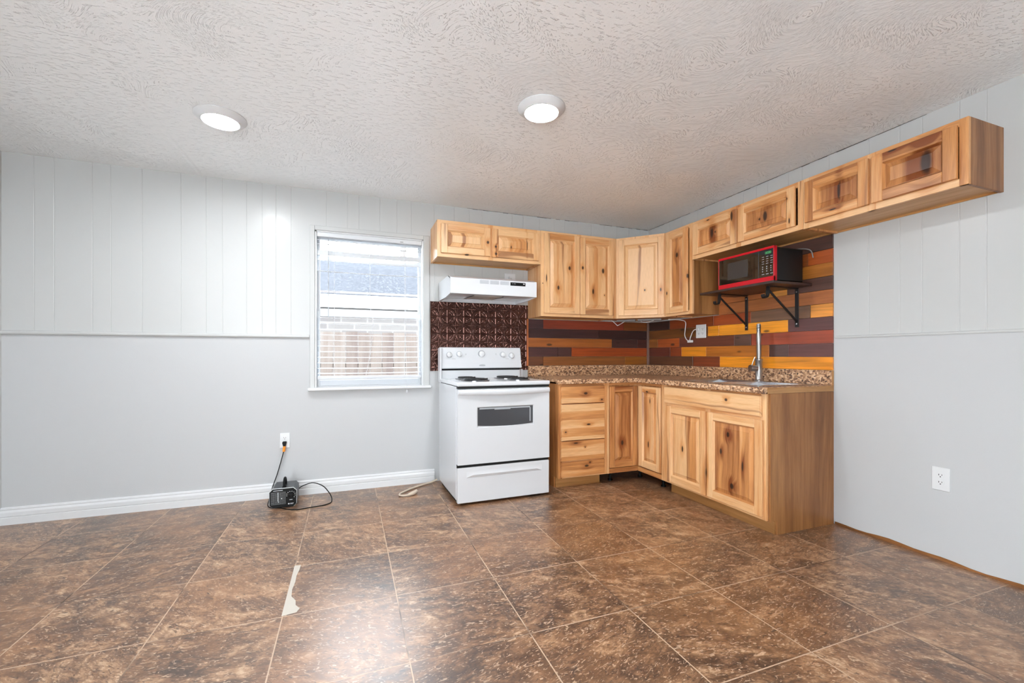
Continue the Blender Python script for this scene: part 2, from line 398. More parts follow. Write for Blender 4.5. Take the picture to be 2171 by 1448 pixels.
def bricks(name, c1, c2, mortar, sx, bw, bh, rough=.8):
    t = NT(name); o = t.obj(); s = t.sep(o)
    q = t.new('ShaderNodeTexBrick'); t.put(q.inputs['Vector'], t.comb(s[0], s[2], 0.0))
    q.inputs['Color1'].default_value = c1; q.inputs['Color2'].default_value = c2; q.inputs['Mortar'].default_value = mortar
    q.inputs['Scale'].default_value = sx; q.inputs['Brick Width'].default_value = bw; q.inputs['Row Height'].default_value = bh; q.inputs['Mortar Size'].default_value = .012
    t.set(color=q.outputs['Color'], rough=rough); return t.m
M['brick'] = bricks('pale_brick', rgb(82, 78, 75), rgb(73, 68, 66), rgb(100, 97, 94), 1.0, .42, .12)
def shinglem():
    t = NT('blue_grey_shingle'); o = t.obj(); s = t.sep(o)
    q = t.new('ShaderNodeTexBrick'); t.put(q.inputs['Vector'], t.comb(s[0], t.math('MULTIPLY', s[1], 1.0), 0.0))
    q.inputs['Color1'].default_value = rgb(47, 48, 52); q.inputs['Color2'].default_value = rgb(38, 39, 43); q.inputs['Mortar'].default_value = rgb(30, 34, 41)
    q.inputs['Brick Width'].default_value = .3; q.inputs['Row Height'].default_value = .13; q.inputs['Mortar Size'].default_value = .01
    n = t.noise(o, 26, 3, .7); c = t.mix(t.rangem(n, .55, .7, 0, .75), q.outputs['Color'], rgb(86, 88, 92))
    t.set(color=c, rough=.95, spec=.1); return t.m
M['shingle'] = shinglem()
M['fence'] = wood('weathered_fence', rgb(98, 90, 84), rgb(89, 78, 70), rgb(73, 60, 54), board=.5, bvar=.1, streak=.2, rough=.8)
M['soil'] = plain('pale_concrete', rgb(100, 98, 92), .9)
M['slat'] = plain('blind_white', rgb(206, 209, 213), .4)
M['patch'] = plain('pale_chip', rgb(196, 189, 178), .7)
M['bark'] = plain('grey_bark', rgb(92, 86, 82), .9)

# ------------------------------------------------------------------ room shell
H = 2.456; XL = -5.147; YF = -6.20; TH = .12
RAIL = 1.262
tag(MB().box(XL-TH, TH, YF-TH, TH, -.1, 0).build('floor', M['floor']), kind='structure')
tag(MB().box(XL-TH, TH, YF-TH, TH, H, H+.1).build('ceiling', M['ceil']), kind='structure')
def panelled(mb, axis, off, a0, a1, z0, z1, grooves, depth=.0016, wd=.003, sign=1):
    """a skin of board panelling with V grooves; axis x: wall at y=off, axis y: wall at x=off"""
    xs = [(a0, 0)]
    for g in sorted(grooves):
        if a0+.01 < g < a1-.01: xs += [(g-wd, 0), (g-.001, depth), (g+.001, depth), (g+wd, 0)]
    xs.append((a1, 0))
    for (p, d), (q, e) in zip(xs[:-1], xs[1:]):
        if axis == 'x': mb.face([(p, off+d*sign, z0), (q, off+e*sign, z0), (q, off+e*sign, z1), (p, off+d*sign, z1)], 'z')
        else: mb.face([(off+d*sign, p, z0), (off+e*sign, q, z0), (off+e*sign, q, z1), (off+d*sign, p, z1)], 'z')
WX0, WX1, WZ0, WZ1 = -3.267, -2.396, .854, 2.130
GB = [-4.985, -4.882, -4.678, -4.576, -4.398, -4.166, -4.010, -3.904, -3.746, -3.641, -3.546, -3.439,
      -3.18, -3.02, -2.93, -2.76, -2.62, -2.50, -2.30, -2.12, -1.98, -1.86, -1.69, -1.56, -1.45, -1.28, -1.12, -1.0, -.85, -.7, -.55, -.4, -.25, -.1]
mb = MB()
for (a, b, c, d) in [(XL-TH, WX0, -.0, H), (WX1, TH, 0, H), (WX0, WX1, 0, WZ0), (WX0, WX1, WZ1, H)]:
    mb.box(a, b, .006, TH, c, d, mat=1)
panelled(mb, 'x', 0, XL, WX0, RAIL, H, GB)
panelled(mb, 'x', 0, WX0, WX1, WZ1, H, GB)
panelled(mb, 'x', 0, WX1, 0, RAIL, H, GB)
mb.face([(XL, 0, 0), (WX0, 0, 0), (WX0, 0, RAIL), (XL, 0, RAIL)], mat=1)
mb.face([(WX0, 0, 0), (WX1, 0, 0), (WX1, 0, WZ0), (WX0, 0, WZ0)], mat=1)
mb.face([(WX1, 0, 0), (0, 0, 0), (0, 0, RAIL), (WX1, 0, RAIL)], mat=1)
tag(mb.build('wall_back', [M['wall_up'], M['wall_lo']], recalc=False), kind='structure')
GR = [-.2, -.33, -.5, -.7, -.82, -1.0, -1.2, -1.32, -1.42, -1.588, -1.691, -1.875, -2.112, -2.272, -2.379, -2.538, -2.642, -2.80, -2.99, -3.2, -3.31, -3.5, -3.66, -3.86, -4.1, -4.3, -4.42, -4.7, -4.9, -5.2, -5.5, -5.8]
mb = MB(); mb.box(.006, TH, YF-TH, .006, 0, H, mat=1)
panelled(mb, 'y', 0, YF, 0, 1.232, H, GR)
ys = [i*.06 for i in range(int(-YF/.06)+1)]
zb = lambda y: .018+.004*math.sin(y*9)+.004*math.sin(y*23+1)
for a, b in zip(ys[:-1], ys[1:]):
    mb.face([(0, -a, zb(a)), (0, -b, zb(b)), (0, -b, 1.232), (0, -a, 1.232)], mat=1)
tag(mb.build('wall_right', [M['wall_up'], M['wall_lo']], recalc=False), kind='structure')
mb = MB()
for (a, b, c, d) in [(YF-TH, -5.9, 0, H), (-4.7, 0, 0, H), (-5.9, -4.7, 2.05, H), (-5.9, -4.7, 0, .05)]: mb.box(XL-TH, XL, a, b, c, d)  # unseen opening added in this wall to let in fill daylight
tag(mb.build('wall_left', M['wall_up']), kind='structure')
mb = MB()
for (a, b, c, d) in [(XL, -5.05, 0, H), (-3.9, 0, 0, H), (-5.05, -3.9, 2.05, H), (-5.05, -3.9, 0, .05)]:  # rear wall, with an invented opening out of view for soft fill light
    mb.box(a, b, YF-TH, YF, c, d)
tag(mb.build('wall_front', M['wall_lo']), kind='structure')
# baseboard along the back wall: flat plinth, groove, rounded top
prof = [(-.0005, 0), (-.019, 0), (-.019, .046), (-.014, .049), (-.018, .056), (-.0185, .080), (-.015, .088), (-.011, .094), (-.013, .101), (-.009, .110), (-.0005, .113)]
tag(MB().prism(prof, 'x', XL, -2.30).build('baseboard_back', M['trim'], ang=20), kind='structure')
# chair rails
cr = [(-.0005, -.013), (-.010, -.013), (-.017, -.006), (-.018, .004), (-.013, .010), (-.007, .014), (-.0005, .014)]
tag(MB().prism([(y, z+1.266) for y, z in cr], 'x', XL, -3.306).build('trim_1', M['wall_up'], ang=60), kind='structure')
cr2 = [(.0, -.007), (-.006, -.007), (-.009, .0), (-.006, .007), (0, .008)]
tag(MB().prism([(x, z+1.234) for x, z in cr2], 'y', YF, -1.915).build('trim_2', M['wall_up'], ang=60), kind='structure')
# bare timber sill where the right baseboard is missing
tag(MB().box(.0005, .006, YF, -1.91, .0, .05, grain='y', tone=.7).build('trim_3', M['veneer']), kind='structure')
# dark strips painted on for the shade in the gap between panelling and ceiling
def crack_shade(name, axis, a0, a1):
    m = MB(); n = 40; r = random.Random(len(name)+int(a0*10))
    for k in range(n):
        a = a0+(a1-a0)*k/n; b = a0+(a1-a0)*(k+1)/n; hh_ = .0015+.0035*r.random()
        if r.random() < .12: continue
        if axis == 'x': m.box(a, b, -.0012, -.0002, H-hh_, H-.0001)
        else: m.box(-.0012, -.0002, a, b, H-hh_, H-.0001)
    tag(m.build(name, M['slot']), kind='structure')
crack_shade('trim_4', 'x', -2.0, -.01); crack_shade('trim_5', 'y', -2.4, -.01)
# pale chip on one tile
ch = [(-3.278, -1.295), (-3.248, -1.297), (-3.250, -1.348), (-3.257, -1.411), (-3.256, -1.48), (-3.262, -1.55), (-3.258, -1.616), (-3.236, -1.66), (-3.232, -1.70), (-3.212, -1.734), (-3.222, -1.762), (-3.279, -1.772)]
o = MB().prism(ch, 'z', .0002, .0010).build('chipped_patch', M['patch']); o.parent = bpy.data.objects['floor']; o['label'] = 'pale bare patch along a tile edge'

# ------------------------------------------------------------------ window
wroot = bpy.data.objects.new('window_1', None); COL.objects.link(wroot); tag(wroot, kind='structure')
mb = MB()
mb.box(-3.304, WX0, -.013, -.0005, .85, WZ1+.036, b=.003); mb.box(WX1, -2.344, -.013, -.0005, .85, WZ1+.036, b=.003)
mb.box(WX0, WX1, -.013, -.0005, WZ1, WZ1+.036, b=.003)
mb.build('casing', M['wall_up'], wroot)
MB().box(-3.318, -2.330, -.045, .05, .830, .853, b=.006).build('window_sill', M['trim'], wroot)
mb = MB(); mb.box(WX0, WX0+.012, 0, .12, .853, WZ1); mb.box(WX1-.012, WX1, 0, .12, .853, WZ1); mb.box(WX0, WX1, 0, .12, WZ1-.010, WZ1); mb.box(WX0, WX1, .05, .12, .845, .862)
mb.build('jamb', M['trim'], wroot)
def sash(y0, y1, z0, z1, st, rb, rt, nm):
    a, b = WX0+.012, WX1-.012; mb = MB()
    mb.box(a, a+st, y0, y1, z0, z1, b=.003); mb.box(b-st, b, y0, y1, z0, z1, b=.003)
    mb.box(a+st, b-st, y0, y1, z0, z0+rb, b=.003); mb.box(a+st, b-st, y0, y1, z1-rt, z1, b=.003)
    o = mb.build('sash', M['sash'], wroot)
    ym = (y0+y1)/2
    MB().box(a+st, b-st, ym-.002, ym+.002, z0+rb, z1-rt).build('pane', M['glass'], o)
sash(.060, .084, .862, 1.480, .022, .05, .040, 'lower')
sash(.088, .112, 1.455, 2.120, .022, .05, .040, 'upper')
# blind
bl = empty('window_blind', (-2.83, .028, 2.12), 0, 'white slatted blind hanging crooked inside the window frame', 'blind')
BX0, BX1 = -3.250-(-2.83), -2.412-(-2.83)
MB().box(BX0-.002, BX1+.002, -.026, .022, -.038, -.001, b=.003).build('headrail', M['slat'], bl)
mb = MB()
def slat(z, tilt, sag=0.0):
    n = 8
    for i in range(n):
        xa = BX0+(BX1-BX0)*i/n; xb = BX0+(BX1-BX0)*(i+1)/n
        za = z-2.12-sag*math.sin(math.pi*i/n); zb_ = z-2.12-sag*math.sin(math.pi*(i+1)/n)
        c, s = math.cos(tilt)*.024, math.sin(tilt)*.024
        V = []
        for (x, zz) in ((xa, za), (xb, zb_)):
            V += [(x, -c, zz-s-.0013), (x, c, zz+s-.0013), (x, c, zz+s+.0013), (x, -c, zz-s+.0013)]
        mb.idx(V, [(0, 1, 5, 4), (1, 2, 6, 5), (2, 3, 7, 6), (3, 0, 4, 7), (0, 3, 2, 1), (4, 5, 6, 7)])
for z in (1.425, 1.376, 1.330, 1.284, 1.238, 1.192, 1.146, 1.100, 1.054, 1.010, .968): slat(z, R(4), .003)
for z, ti in ((2.062, 6), (2.028, 8), (1.958, 62), (1.912, 58), (1.806, 5)): slat(z, R(ti), .004)
mb.build('slats', M['slat'], bl)
MB().box(BX0, BX1, -.025, .025, .916-2.12, .944-2.12, b=.006).build('bottom_rail', M['slat'], bl)
for x in (-3.120+2.83, -2.555+2.83, -2.841+2.83):
    zl = -1.18 if x != -2.841+2.83 else -.60
    MB().tube([(x, -.027, -.04), (x, -.027, zl)], .0014, 6).build('ladder_cord', M['slat'], bl)
MB().tube([(-.012, -.029, -.60), (.012, -.03, -.72), (-.004, -.03, -.95), (-.044, -.029, -1.17)], .0018, 6, smooth_pts=6).build('lift_cord', M['slat'], bl)
MB().tube([(.28, -.031, -.04), (.283, -.034, -.9), (.286, -.075, -1.27), (.286, -.078, -1.305)], .0013, 6).lathe([(.0, -.0), (.007, -.003), (.008, -.022), (.0, -.024)], (.286, -.078, -1.30), n=12).build('pull_cord', M['slat'], bl)
MB().tube([(-.335, -.033, -.04), (-.335, -.036, -.69)], .0032, 8).build('tilt_wand', M['vent'], bl)
MB().box(.235, .262, -.0275, -.0262, -.030, -.022).build('maker_tag', M['grayp'], bl)

# ------------------------------------------------------------------ outside
tag(MB().box(-14, 10, TH+.02, 16, -.35, -.25).build('ground_outside', M['soil']), kind='structure')
fr = empty('board_fence', (-3, 2.0, -.25), 0, 'weathered pale board fence seen through the lower sash', 'fence')
for k in range(46):
    x0 = -4.86+k*.146
    MB().box(x0, x0+.139, -.01, .01, 0, 1.64+.03*random.random(), grain='z', tone=random.random()).build('fence_board', M['fence'], fr)
MB().box(-4.86, 1.85, .01, .05, .3, .39, grain='x').box(-4.86, 1.85, .01, .05, 1.2, 1.29, grain='x').build('fence_rail', M['fence'], fr)
nh = empty('neighbour_house', (-2.5, 4.0, -.25), 0, 'low brick house with blue grey shingle roof beyond the fence', 'house')
MB().box(-6, 6, 0, 4, 0, 2.45).build('brick_wall', M['brick'], nh)
MB().prism([(-.12, 2.30), (-.12, 2.36), (2.6, 3.50), (2.6, 3.38)], 'x', -6.4, 6.4).build('shingle_roof', M['shingle'], nh)
MB().box(-6.4, 6.4, -.145, -.12, 2.16, 2.37).build('fascia', M['sash'], nh)
tr = empty('bare_tree', (-1.6, 9.0, -.25), 0, 'bare grey tree branching above the neighbouring roof', 'tree')
mb = MB(); rnd = random.Random(3)
def branch(p, d, l, r, dep):
    q = p+d*l; mb.tube([p, (p+q)/2+Vector((rnd.uniform(-.05, .05)*l,)*3), q], lambda t, r=r: r*(1-.4*t), 6)
    if dep:
        for _ in range(3):
            e = (d+Vector((rnd.uniform(-.8, .8), rnd.uniform(-.5, .5), rnd.uniform(-.2, .6)))).normalized(); branch(q, e, l*.68, r*.55, dep-1)
mb.tube([(0, 0, 0), (.05, 0, 2.2)], .16, 8); branch(Vector((.05, 0, 2.2)), Vector((0, 0, 1)), 1.5, .12, 4)
mb.build('branches', M['bark'], tr)

# ------------------------------------------------------------------ cabinets (local: x along the face, y into the cabinet, z up)
def door(root, x0, x1, z0, z1, wm, ft=.35, pt=.5, y=0.0, fw=.054, th=.019, name='door'):
    yf = y-th
    mb = MB()
    mb.box(x0, x0+fw, yf, y-.0008, z0, z1, 'z', ft, .0025); mb.box(x1-fw, x1, yf, y-.0008, z0, z1, 'z', ft+.07, .0025)
    mb.box(x0+fw, x1-fw, yf, y-.0008, z0, z0+fw, 'x', ft+.03, .0025); mb.box(x0+fw, x1-fw, yf, y-.0008, z1-fw, z1, 'x', ft+.12, .0025)
    a, b, c, d = x0+fw, x1-fw, z0+fw, z1-fw; i = .009; y1 = yf+.0008; y2 = yf+.0150
    O = [(a, y1, c), (b, y1, c), (b, y1, d), (a, y1, d)]; I = [(a+i, y2, c+i), (b-i, y2, c+i), (b-i, y2, d-i), (a+i, y2, d-i)]
    for k in range(4):
        n = (k+1) % 4; mb.face([O[k], O[n], I[n], I[k]], 'x' if k % 2 == 0 else 'z', ft+.1)
    o = mb.build(name, wm, root)
    pb = MB(); r = min(.026, (b-a)*.2, (d-c)*.22)
    J = [(a+i+.002, y2-.001, c+i+.002), (b-i-.002, y2-.001, c+i+.002), (b-i-.002, y2-.001, d-i-.002), (a+i+.002, y2-.001, d-i-.002)]
    pb.box(a+.001, b-.001, y2-.0005, y2+.003, c+.001, d-.001, 'z', pt)
    K = [(a+i+r, yf+.0034, c+i+r), (b-i-r, yf+.0034, c+i+r), (b-i-r, yf+.0034, d-i-r), (a+i+r, yf+.0034, d-i-r)]
    Q = [(p[0]+(.0025 if p[0] < (a+b)/2 else -.0025), yf+.0004, p[2]+(.0025 if p[2] < (c+d)/2 else -.0025)) for p in K]
    for k in range(4):
        n = (k+1) % 4
        pb.face([J[k], J[n], K[n], K[k]], 'z', pt); pb.face([K[k], K[n], Q[n], Q[k]], 'z', pt)
    pb.face(Q, 'z', pt)
    pb.build('panel', wm, o, ang=15)
    return o
def drawer(root, x0, x1, z0, z1, wm, tone, y=0.0, th=.019, name='drawer'):
    mb = MB(); b = .006
    mb.box(x0, x1, y-th+.004, y-.0008, z0, z1, 'x', tone, .001)
    mb.prism([(x0+.004, z0+.004), (x1-.004, z0+.004), (x1-.004, z1-.004), (x0+.004, z1-.004)], 'y', y-th, y-th+.0045, 'x', tone)
    return mb.build(name, wm, root)
def frame(root, x0, x1, z0, z1, wm, stiles, rails, t=.3, th=.019):
    mb = MB()
    for a, b in stiles: mb.box(a, b, 0, th, z0, z1, 'z', t, .0012)
    for i, (a, b, c, d) in enumerate(rails): mb.box(a, b, .0004, th, c, d, 'x', t+.05*i, .0012)
    return mb.build('face_frame', wm, root)
def hick(name, knots, **kw): return wood(name, L_, M_, D_, knots, **kw)

def wall_cab(name, loc, rz, w, h, dep, knots, doors, label, left='wm', right='wm', mat_kw={}, st=.035, grp=None):
    root = empty(name, loc, rz, label, 'cabinet', grp)
    wm = hick(name+'_timber', knots, **mat_kw)
    mb = MB(); e = .0
    sd = {'wm': 0, 'veneer': 1}
    mb.box(0, .016, .019, dep, 0, h, 'z', .35, .0008, sd[left]); mb.box(w-.016, w, .019, dep, 0, h, 'z', .45, .0008, sd[right])
    mb.box(.016, w-.016, .019, dep, h-.016, h-.002, 'x', .4); mb.box(.016, w-.016, .019, dep, .012, .026, 'x', .4, 0, 2)
    mb.box(.016, w-.016, dep-.006, dep, .002, h-.002, 'x', .5, 0, 2)
    mb.build('carcass', [wm, M['veneer'], M['inside']], root)
    sts = [(0, st), (w-st, w)]
    if len(doors) == 2:
        m = (doors[0][1]+doors[1][0])/2; sts.append((m-.022, m+.022))
    frame(root, 0, w, 0, h, wm, sts, [(0.001, w-.001, .0, .036), (0.001, w-.001, h-.036, h)])
    for (x0, x1, z0, z1, ft, pt) in doors: door(root, x0, x1, z0, z1, wm, ft, pt)
    return root
KA = [(0.429, 0.148, 0.0128, 0.015), (0.248, 0.03, 0.020, 0.006), (0.5, 0.118, 0.0115, 0.0105), (0.502, 0.057, 0.012, 0.0125), (0.64, 0.126, 0.005, 0.0143), (0.789, 0.155, 0.0045, 0.06)]
KB = [(0.278, 0.444, 0.0132, 0.0208), (0.165, 0.26, 0.0119, 0.0226), (0.415, 0.457, 0.0122, 0.0181), (0.632, 0.442, 0.0147, 0.0271), (0.525, 0.244, 0.0102, 0.0278), (0.047, 0.34, 0.0064, 0.0401), (0.018, 0.295, 0.0055, 0.0055), (0.647, 0.215, 0.0048, 0.0079)]
wall_cab('short_wall_cabinet', (-2.332, -.305, 1.927), 0, .928, .303, .303, KA,
         [(.029, .452, .031, .271, .08, .12), (.468, .905, .028, .271, .22, .38)], 'short two-door knotty wood wall cabinet above the white range hood', mat_kw=dict(bias=-.14))
wall_cab('tall_wall_cabinet', (-1.402, -.305, 1.467), 0, .79, .765, .303, KB,
         [(.026, .385, .027, .745, .22, .30), (.391, .752, .027, .738, .22, .36)], 'tall two-door knotty wood wall cabinet right of the range hood', mat_kw=dict(bias=-.10))
KC = [(0.171, 0.527, 0.0166, 0.0248), (0.043, 0.208, 0.0098, 0.0183), (0.293, 0.323, 0.0068, 0.02)]
wall_cab('narrow_wall_cabinet', (-.305, -.628, 1.467), -R(90), .333, .765, .303, KC,
         [(.030, .294, .022, .743, .18, .62)], 'narrow single-door wall cabinet with dark door panel beside the microwave nook', right='veneer', mat_kw=dict(bias=-.08))
KD = [(0.228, 0.167, 0.0164, 0.0452), (0.261, 0.165, 0.0074, 0.0092), (0.418, 0.241, 0.0114, 0.0424), (0.188, 0.279, 0.0168, 0.0065), (0.698, 0.157, 0.0175, 0.0403), (0.654, 0.148, 0.0089, 0.0089), (0.874, 0.073, 0.0061, 0.0215), (0.857, 0.222, 0.0062, 0.0093)]
wall_cab('bridge_wall_cabinet', (-.305, -.962, 1.918), -R(90), .953, .312, .303, KD,
         [(.023, .457, .030, .285, .22, .56), (.470, .908, .030, .289, .25, .62)], 'short two-door wall cabinet with large dark knots bridging above the microwave')
KE = [(0.225, 0.166, 0.009, 0.0608), (0.19, 0.065, 0.0224, 0.006), (0.492, 0.281, 0.0229, 0.0055), (0.636, 0.161, 0.0258, 0.0703)]
wall_cab('end_wall_cabinet', (-.305, -1.917, 1.915), -R(90), .788, .316, .303, KE,
         [(.018, .378, .034, .290, .42, .62), (.392, .752, .034, .288, .5, .70)], 'short two-door wall cabinet hanging at the open end of the right wall row', right='veneer', mat_kw=dict(bias=.13))
# diagonal corner wall cabinet: local frame at the left front corner, turned 45 degrees
KD2 = [(0.264, 0.255, 0.0086, 0.0111), (0.405, 0.251, 0.0075, 0.0196)]
cw = empty('corner_wall_cabinet', (-.61, -.305, 1.467), -R(45), 'diagonal corner wall cabinet with one pale tall door', 'cabinet')
wm = hick('corner_wall_timber', KD2, bias=-.20, contrast=.7)
LEN = math.hypot(.305, .323)
def tolocal(x, y):
    v = Matrix.Rotation(R(45), 2) @ Vector((x+.61, y+.305)); return (v.x, v.y)
out = [tolocal(-.61, -.300), tolocal(-.310, -.622), tolocal(-.004, -.622), tolocal(-.004, -.004), tolocal(-.61, -.004)]
mb = MB(); mb.prism(out, 'z', .010, .765, 'z', .4); mb.build('carcass', [wm], cw)
w_ = LEN+.012
frame(cw, 0, w_, 0, .765, wm, [(-.002, .034), (w_-.034, w_-.002)], [(.002, w_-.004, 0, .034), (.002, w_-.004, .731, .765)], t=.2)
door(cw, .022, w_-.022, .024, .742, wm, .10, .16)

def base_root(name, loc, rz, label, knots, **kw):
    return empty(name, loc, rz, label, 'cabinet'), hick(name+'_timber', knots, **kw)
# drawer base
KDR = [(0.249, 0.795, 0.0199, 0.0119), (0.406, 0.738, 0.0101, 0.0071), (0.277, 0.532, 0.021, 0.008), (0.06, 0.478, 0.0078, 0.0078), (0.155, 0.381, 0.0227, 0.0069), (0.244, 0.341, 0.006, 0.006), (0.258, 0.183, 0.0219, 0.011), (0.29, 0.21, 0.008, 0.007)]
rt, wm = base_root('drawer_base_cabinet', (-1.385, -.615, 0), 0, 'four-drawer knotty wood base cabinet right of the stove', KDR, bias=.04, board=.07, bvar=.75)
w = .470
mb = MB(); mb.box(0, .016, .019, .612, .09, .876, 'z', .75, .0008); mb.box(w-.016, w-.001, .019, .612, .09, .876, 'z', .5)
mb.box(.016, w-.016, .019, .612, .09, .105, 'x', .5); mb.box(.016, w-.016, .6, .612, .09, .87, 'x', .5)
mb.box(.0, .016, .085, .612, .0, .09, 'z', .75)
mb.build('carcass', wm, rt)
frame(rt, 0, w, .09, .876, wm, [(0, .036), (w-.036, w)], [(.001, w-.001, .09, .115), (.001, w-.001, .850, .876), (.001, w-.001, .69, .72), (.001, w-.001, .39, .41), (.001, w-.001, .215, .24)], t=.55)
for z0, z1, tn in ((.714, .858, .5), (.405, .706, .36), (.236, .399, .48), (.103, .226, .52)): drawer(rt, .020, .436, z0, z1, wm, tn)
MB().box(.012, .440, .072, .085, 0, .088, 'x', .6).build('toe_kick', M['raw'], rt)
# corner base (inner L)
rt, wm = base_root('corner_base_cabinet', (-.597, -.615, 0), 0, 'corner base cabinet with two folding doors meeting in the inner corner', [(-.333+.166, .35, .0144, .0247)], bias=.10)
wmr = hick('corner_base_timber_right', [(-.177, .725, .007, .0241), (-.155, .351, .009, .0323), (-.137, .801, .015, .0110)], bias=-.02, kaxis=1)
mb = MB(); mb.box(-.314, .594, .019, .612, .088, .875, 'z', .5); mb.box(.019, .594, -.342, .019, .088, .875, 'z', .5)
for (x, y) in ((-.22, .10), (.10, -.22), (.10, .10), (-.22, .5), (.5, -.22)): mb.lathe([(.022, 0), (.022, .01), (.012, .012), (.012, .09)], (x, y, 0), n=12, mat=1)
mb.build('carcass', [wm, M['black']], rt)
mb = MB(); mb.box(-.315, -.297, 0, .019, .09, .876, 'z', .3, .001); mb.box(-.297, .0, .0004, .019, .09, .130, 'x', .55, .001); mb.box(-.297, .0, .0004, .019, .858, .876, 'x', .6, .001)
mb.box(0, .019, -.343, -.318, .09, .876, 'z', .3, .001); mb.box(.0004, .019, -.318, .0, .09, .130, 'y', .5, .001); mb.box(.0004, .019, -.318, .0, .858, .876, 'y', .6, .001)
mb.build('face_frame', wm, rt)
o = door(rt, -.292, -.008, .138, .846, wm, .55, .62, y=.012, fw=.05)
rr = bpy.data.objects.new('door', None)
# right leaf is built in its own turned frame, then baked into the cabinet's space
def turned(parent, rz, off, fn):
    before = set(bpy.data.objects); fn(); new = [q for q in bpy.data.objects if q not in before]
    Mx = Matrix.Translation(off) @ Matrix.Rotation(rz, 4, 'Z')
    for q in new: q.data.transform(Mx)
bpy.data.objects.remove(rr)
turned(rt, -R(90), Vector((0, 0, 0)), lambda: door(rt, .020, .305, .140, .846, wmr, .12, .55, y=.012, fw=.05))
# sink base
KS = [(0.231, 0.398, 0.0098, 0.0269), (0.643, 0.814, 0.014, 0.0118), (0.468, 0.274, 0.0102, 0.050), (0.69, 0.241, 0.0169, 0.0221), (0.599, 0.456, 0.010, 0.0227), (0.659, 0.58, 0.0131, 0.0203), (0.775, 0.393, 0.0072, 0.0368)]
rt, wm = base_root('sink_base_cabinet', (-.597, -.960, 0), -R(90), 'two-door knotty wood sink base cabinet with brown veneered end panel', KS, bias=-.02)
w = .932
mb = MB(); mb.box(0.001, .016, .019, .59, .09, .876, 'z', .5, 0); mb.box(.016, w-.02, .019, .59, .09, .105, 'x', .5); mb.box(.016, w-.02, .58, .59, .09, .70, 'x', .5)
mb.build('carcass', wm, rt)
frame(rt, 0, w, .09, .876, wm, [(0, .042), (w-.036, w), (.44, .49)], [(.001, w-.001, .09, .118), (.001, w-.001, .858, .876), (.001, w-.001, .70, .735)], t=.40)
drawer(rt, .020, .905, .733, .862, wm, .08, name='false_drawer_front')
door(rt, .046, .460, .106, .712, wm, .16, .22); door(rt, .471, .915, .110, .712, wm, .14, .58)
MB().prism([(.078, 0), (.594, 0), (.594, .8772), (.019, .8772), (.019, .09), (.078, .09)], 'x', w, w+.014, 'z', .5).build('end_panel', M['veneer'], rt)
MB().box(.012, w+.004, .066, .078, 0, .088, 'x', .75).build('toe_kick', M['raw'], rt)

# ------------------------------------------------------------------ worktop, sink, tap
wt = empty('worktop', (0, 0, .878), 0, 'L-shaped speckled brown laminate worktop with raised back lip', 'worktop')
SX0, SX1, SY0, SY1 = -.572, -.120, -1.800, -1.070
mb = MB(); zt = .038
def slab(x0, x1, y0, y1): mb.box(x0, x1, y0, y1, .014, zt)
slab(-1.405, -.60, -.612, -.002); slab(-.60, -.002, -1.02, -.002)
slab(-.60, SX0, -1.903, -1.02); slab(SX1, -.002, -1.903, -1.02); slab(SX0, SX1, SY1, -1.02); slab(SX0, SX1, -1.903, SY0)
# rounded drop-front edges
def nose(n=6):
    p = [(0, zt)]
    for k in range(n+1):
        a = math.pi/2*k/n; p.append((.027+.010*math.sin(a), zt-.010+.010*math.cos(a)))
    return p+[(.037, .004), (.034, 0), (.012, 0), (0, .010)]
mb.prism([(-.612-a, z) for a, z in nose()], 'x', -1.405, -.61)
mb.prism([(-.60-a, z) for a, z in nose()], 'y', -1.903, -.62)
mb.box(-.637, -.598, -.649, -.60, 0.002, zt-.0005)
mb.build('counter_slab', M['top'], wt)
mb = MB(); mb.box(-1.405, -.020, -.020, -.002, zt, .137, b=.003); mb.box(-.020, -.002, -1.903, -.002, zt, .137, b=.003)
mb.build('back_lip', M['top'], wt)
MB().box(-.600, -.004, -1.907, -1.9032, .0005, .036, 'x', .6).box(-.018, -.004, -1.907, -1.9032, .036, .135, 'z', .6).build('end_batten', M['raw'], wt)
sk = empty('kitchen_sink', (-.325, -1.435, .916), 0, 'double-bowl stainless steel sink set into the worktop', 'sink')
mb = MB(); bx = .215; ys_ = [(-.345, -.015), (.015, .345)]
X0, X1, Y0, Y1 = -.275, .275, -.405, .405; rz = .0045
for a, b, c, d in [(X0, -bx, Y0, Y1), (bx-.03, X1, Y0, Y1), (-bx, bx-.03, Y0, -.345), (-bx, bx-.03, .345, Y1), (-bx, bx-.03, -.015, .015)]:
    mb.box(a, b, c, d, .0005, rz, b=.0015)
mb.build('rim', M['steel'], sk)
for (c, d) in ys_:
    b_ = MB(); a, b = -bx, bx-.03; top = [(a, c), (b, c), (b, d), (a, d)]; bot = [(a+.03, c+.03), (b-.03, c+.03), (b-.03, d-.03), (a+.03, d-.03)]
    for k in range(4):
        n = (k+1) % 4; b_.face([(*top[k], rz-.001), (*top[n], rz-.001), (*bot[n], -.16), (*bot[k], -.16)])
    b_.face([(*p, -.16) for p in bot]); mid = ((a+b)/2, (c+d)/2)
    b_.lathe([(.045, -.159), (.045, -.156), (.035, -.157), (0, -.158)], (mid[0], mid[1], 0), n=24)
    b_.build('bowl', M['steel'], sk, recalc=False)
fa = empty('kitchen_faucet', (-.092, -1.418, .9208), 0, 'tall brushed steel pull-down faucet standing behind the sink', 'faucet')
MB().lathe([(.031, 0), (.031, .006), (.027, .010), (.0245, .014), (.0245, .150), (.027, .154), (.027, .166), (.022, .170), (0, .170)], n=28).build('body', M['steel2'], fa)
dv = Vector((-.77, -.63, 0)).normalized()
mb = MB(); mb.tube([(0, 0, .168), (-.002, -.002, .255)], .0165, 16); mb.build('neck', M['steel2'], fa)
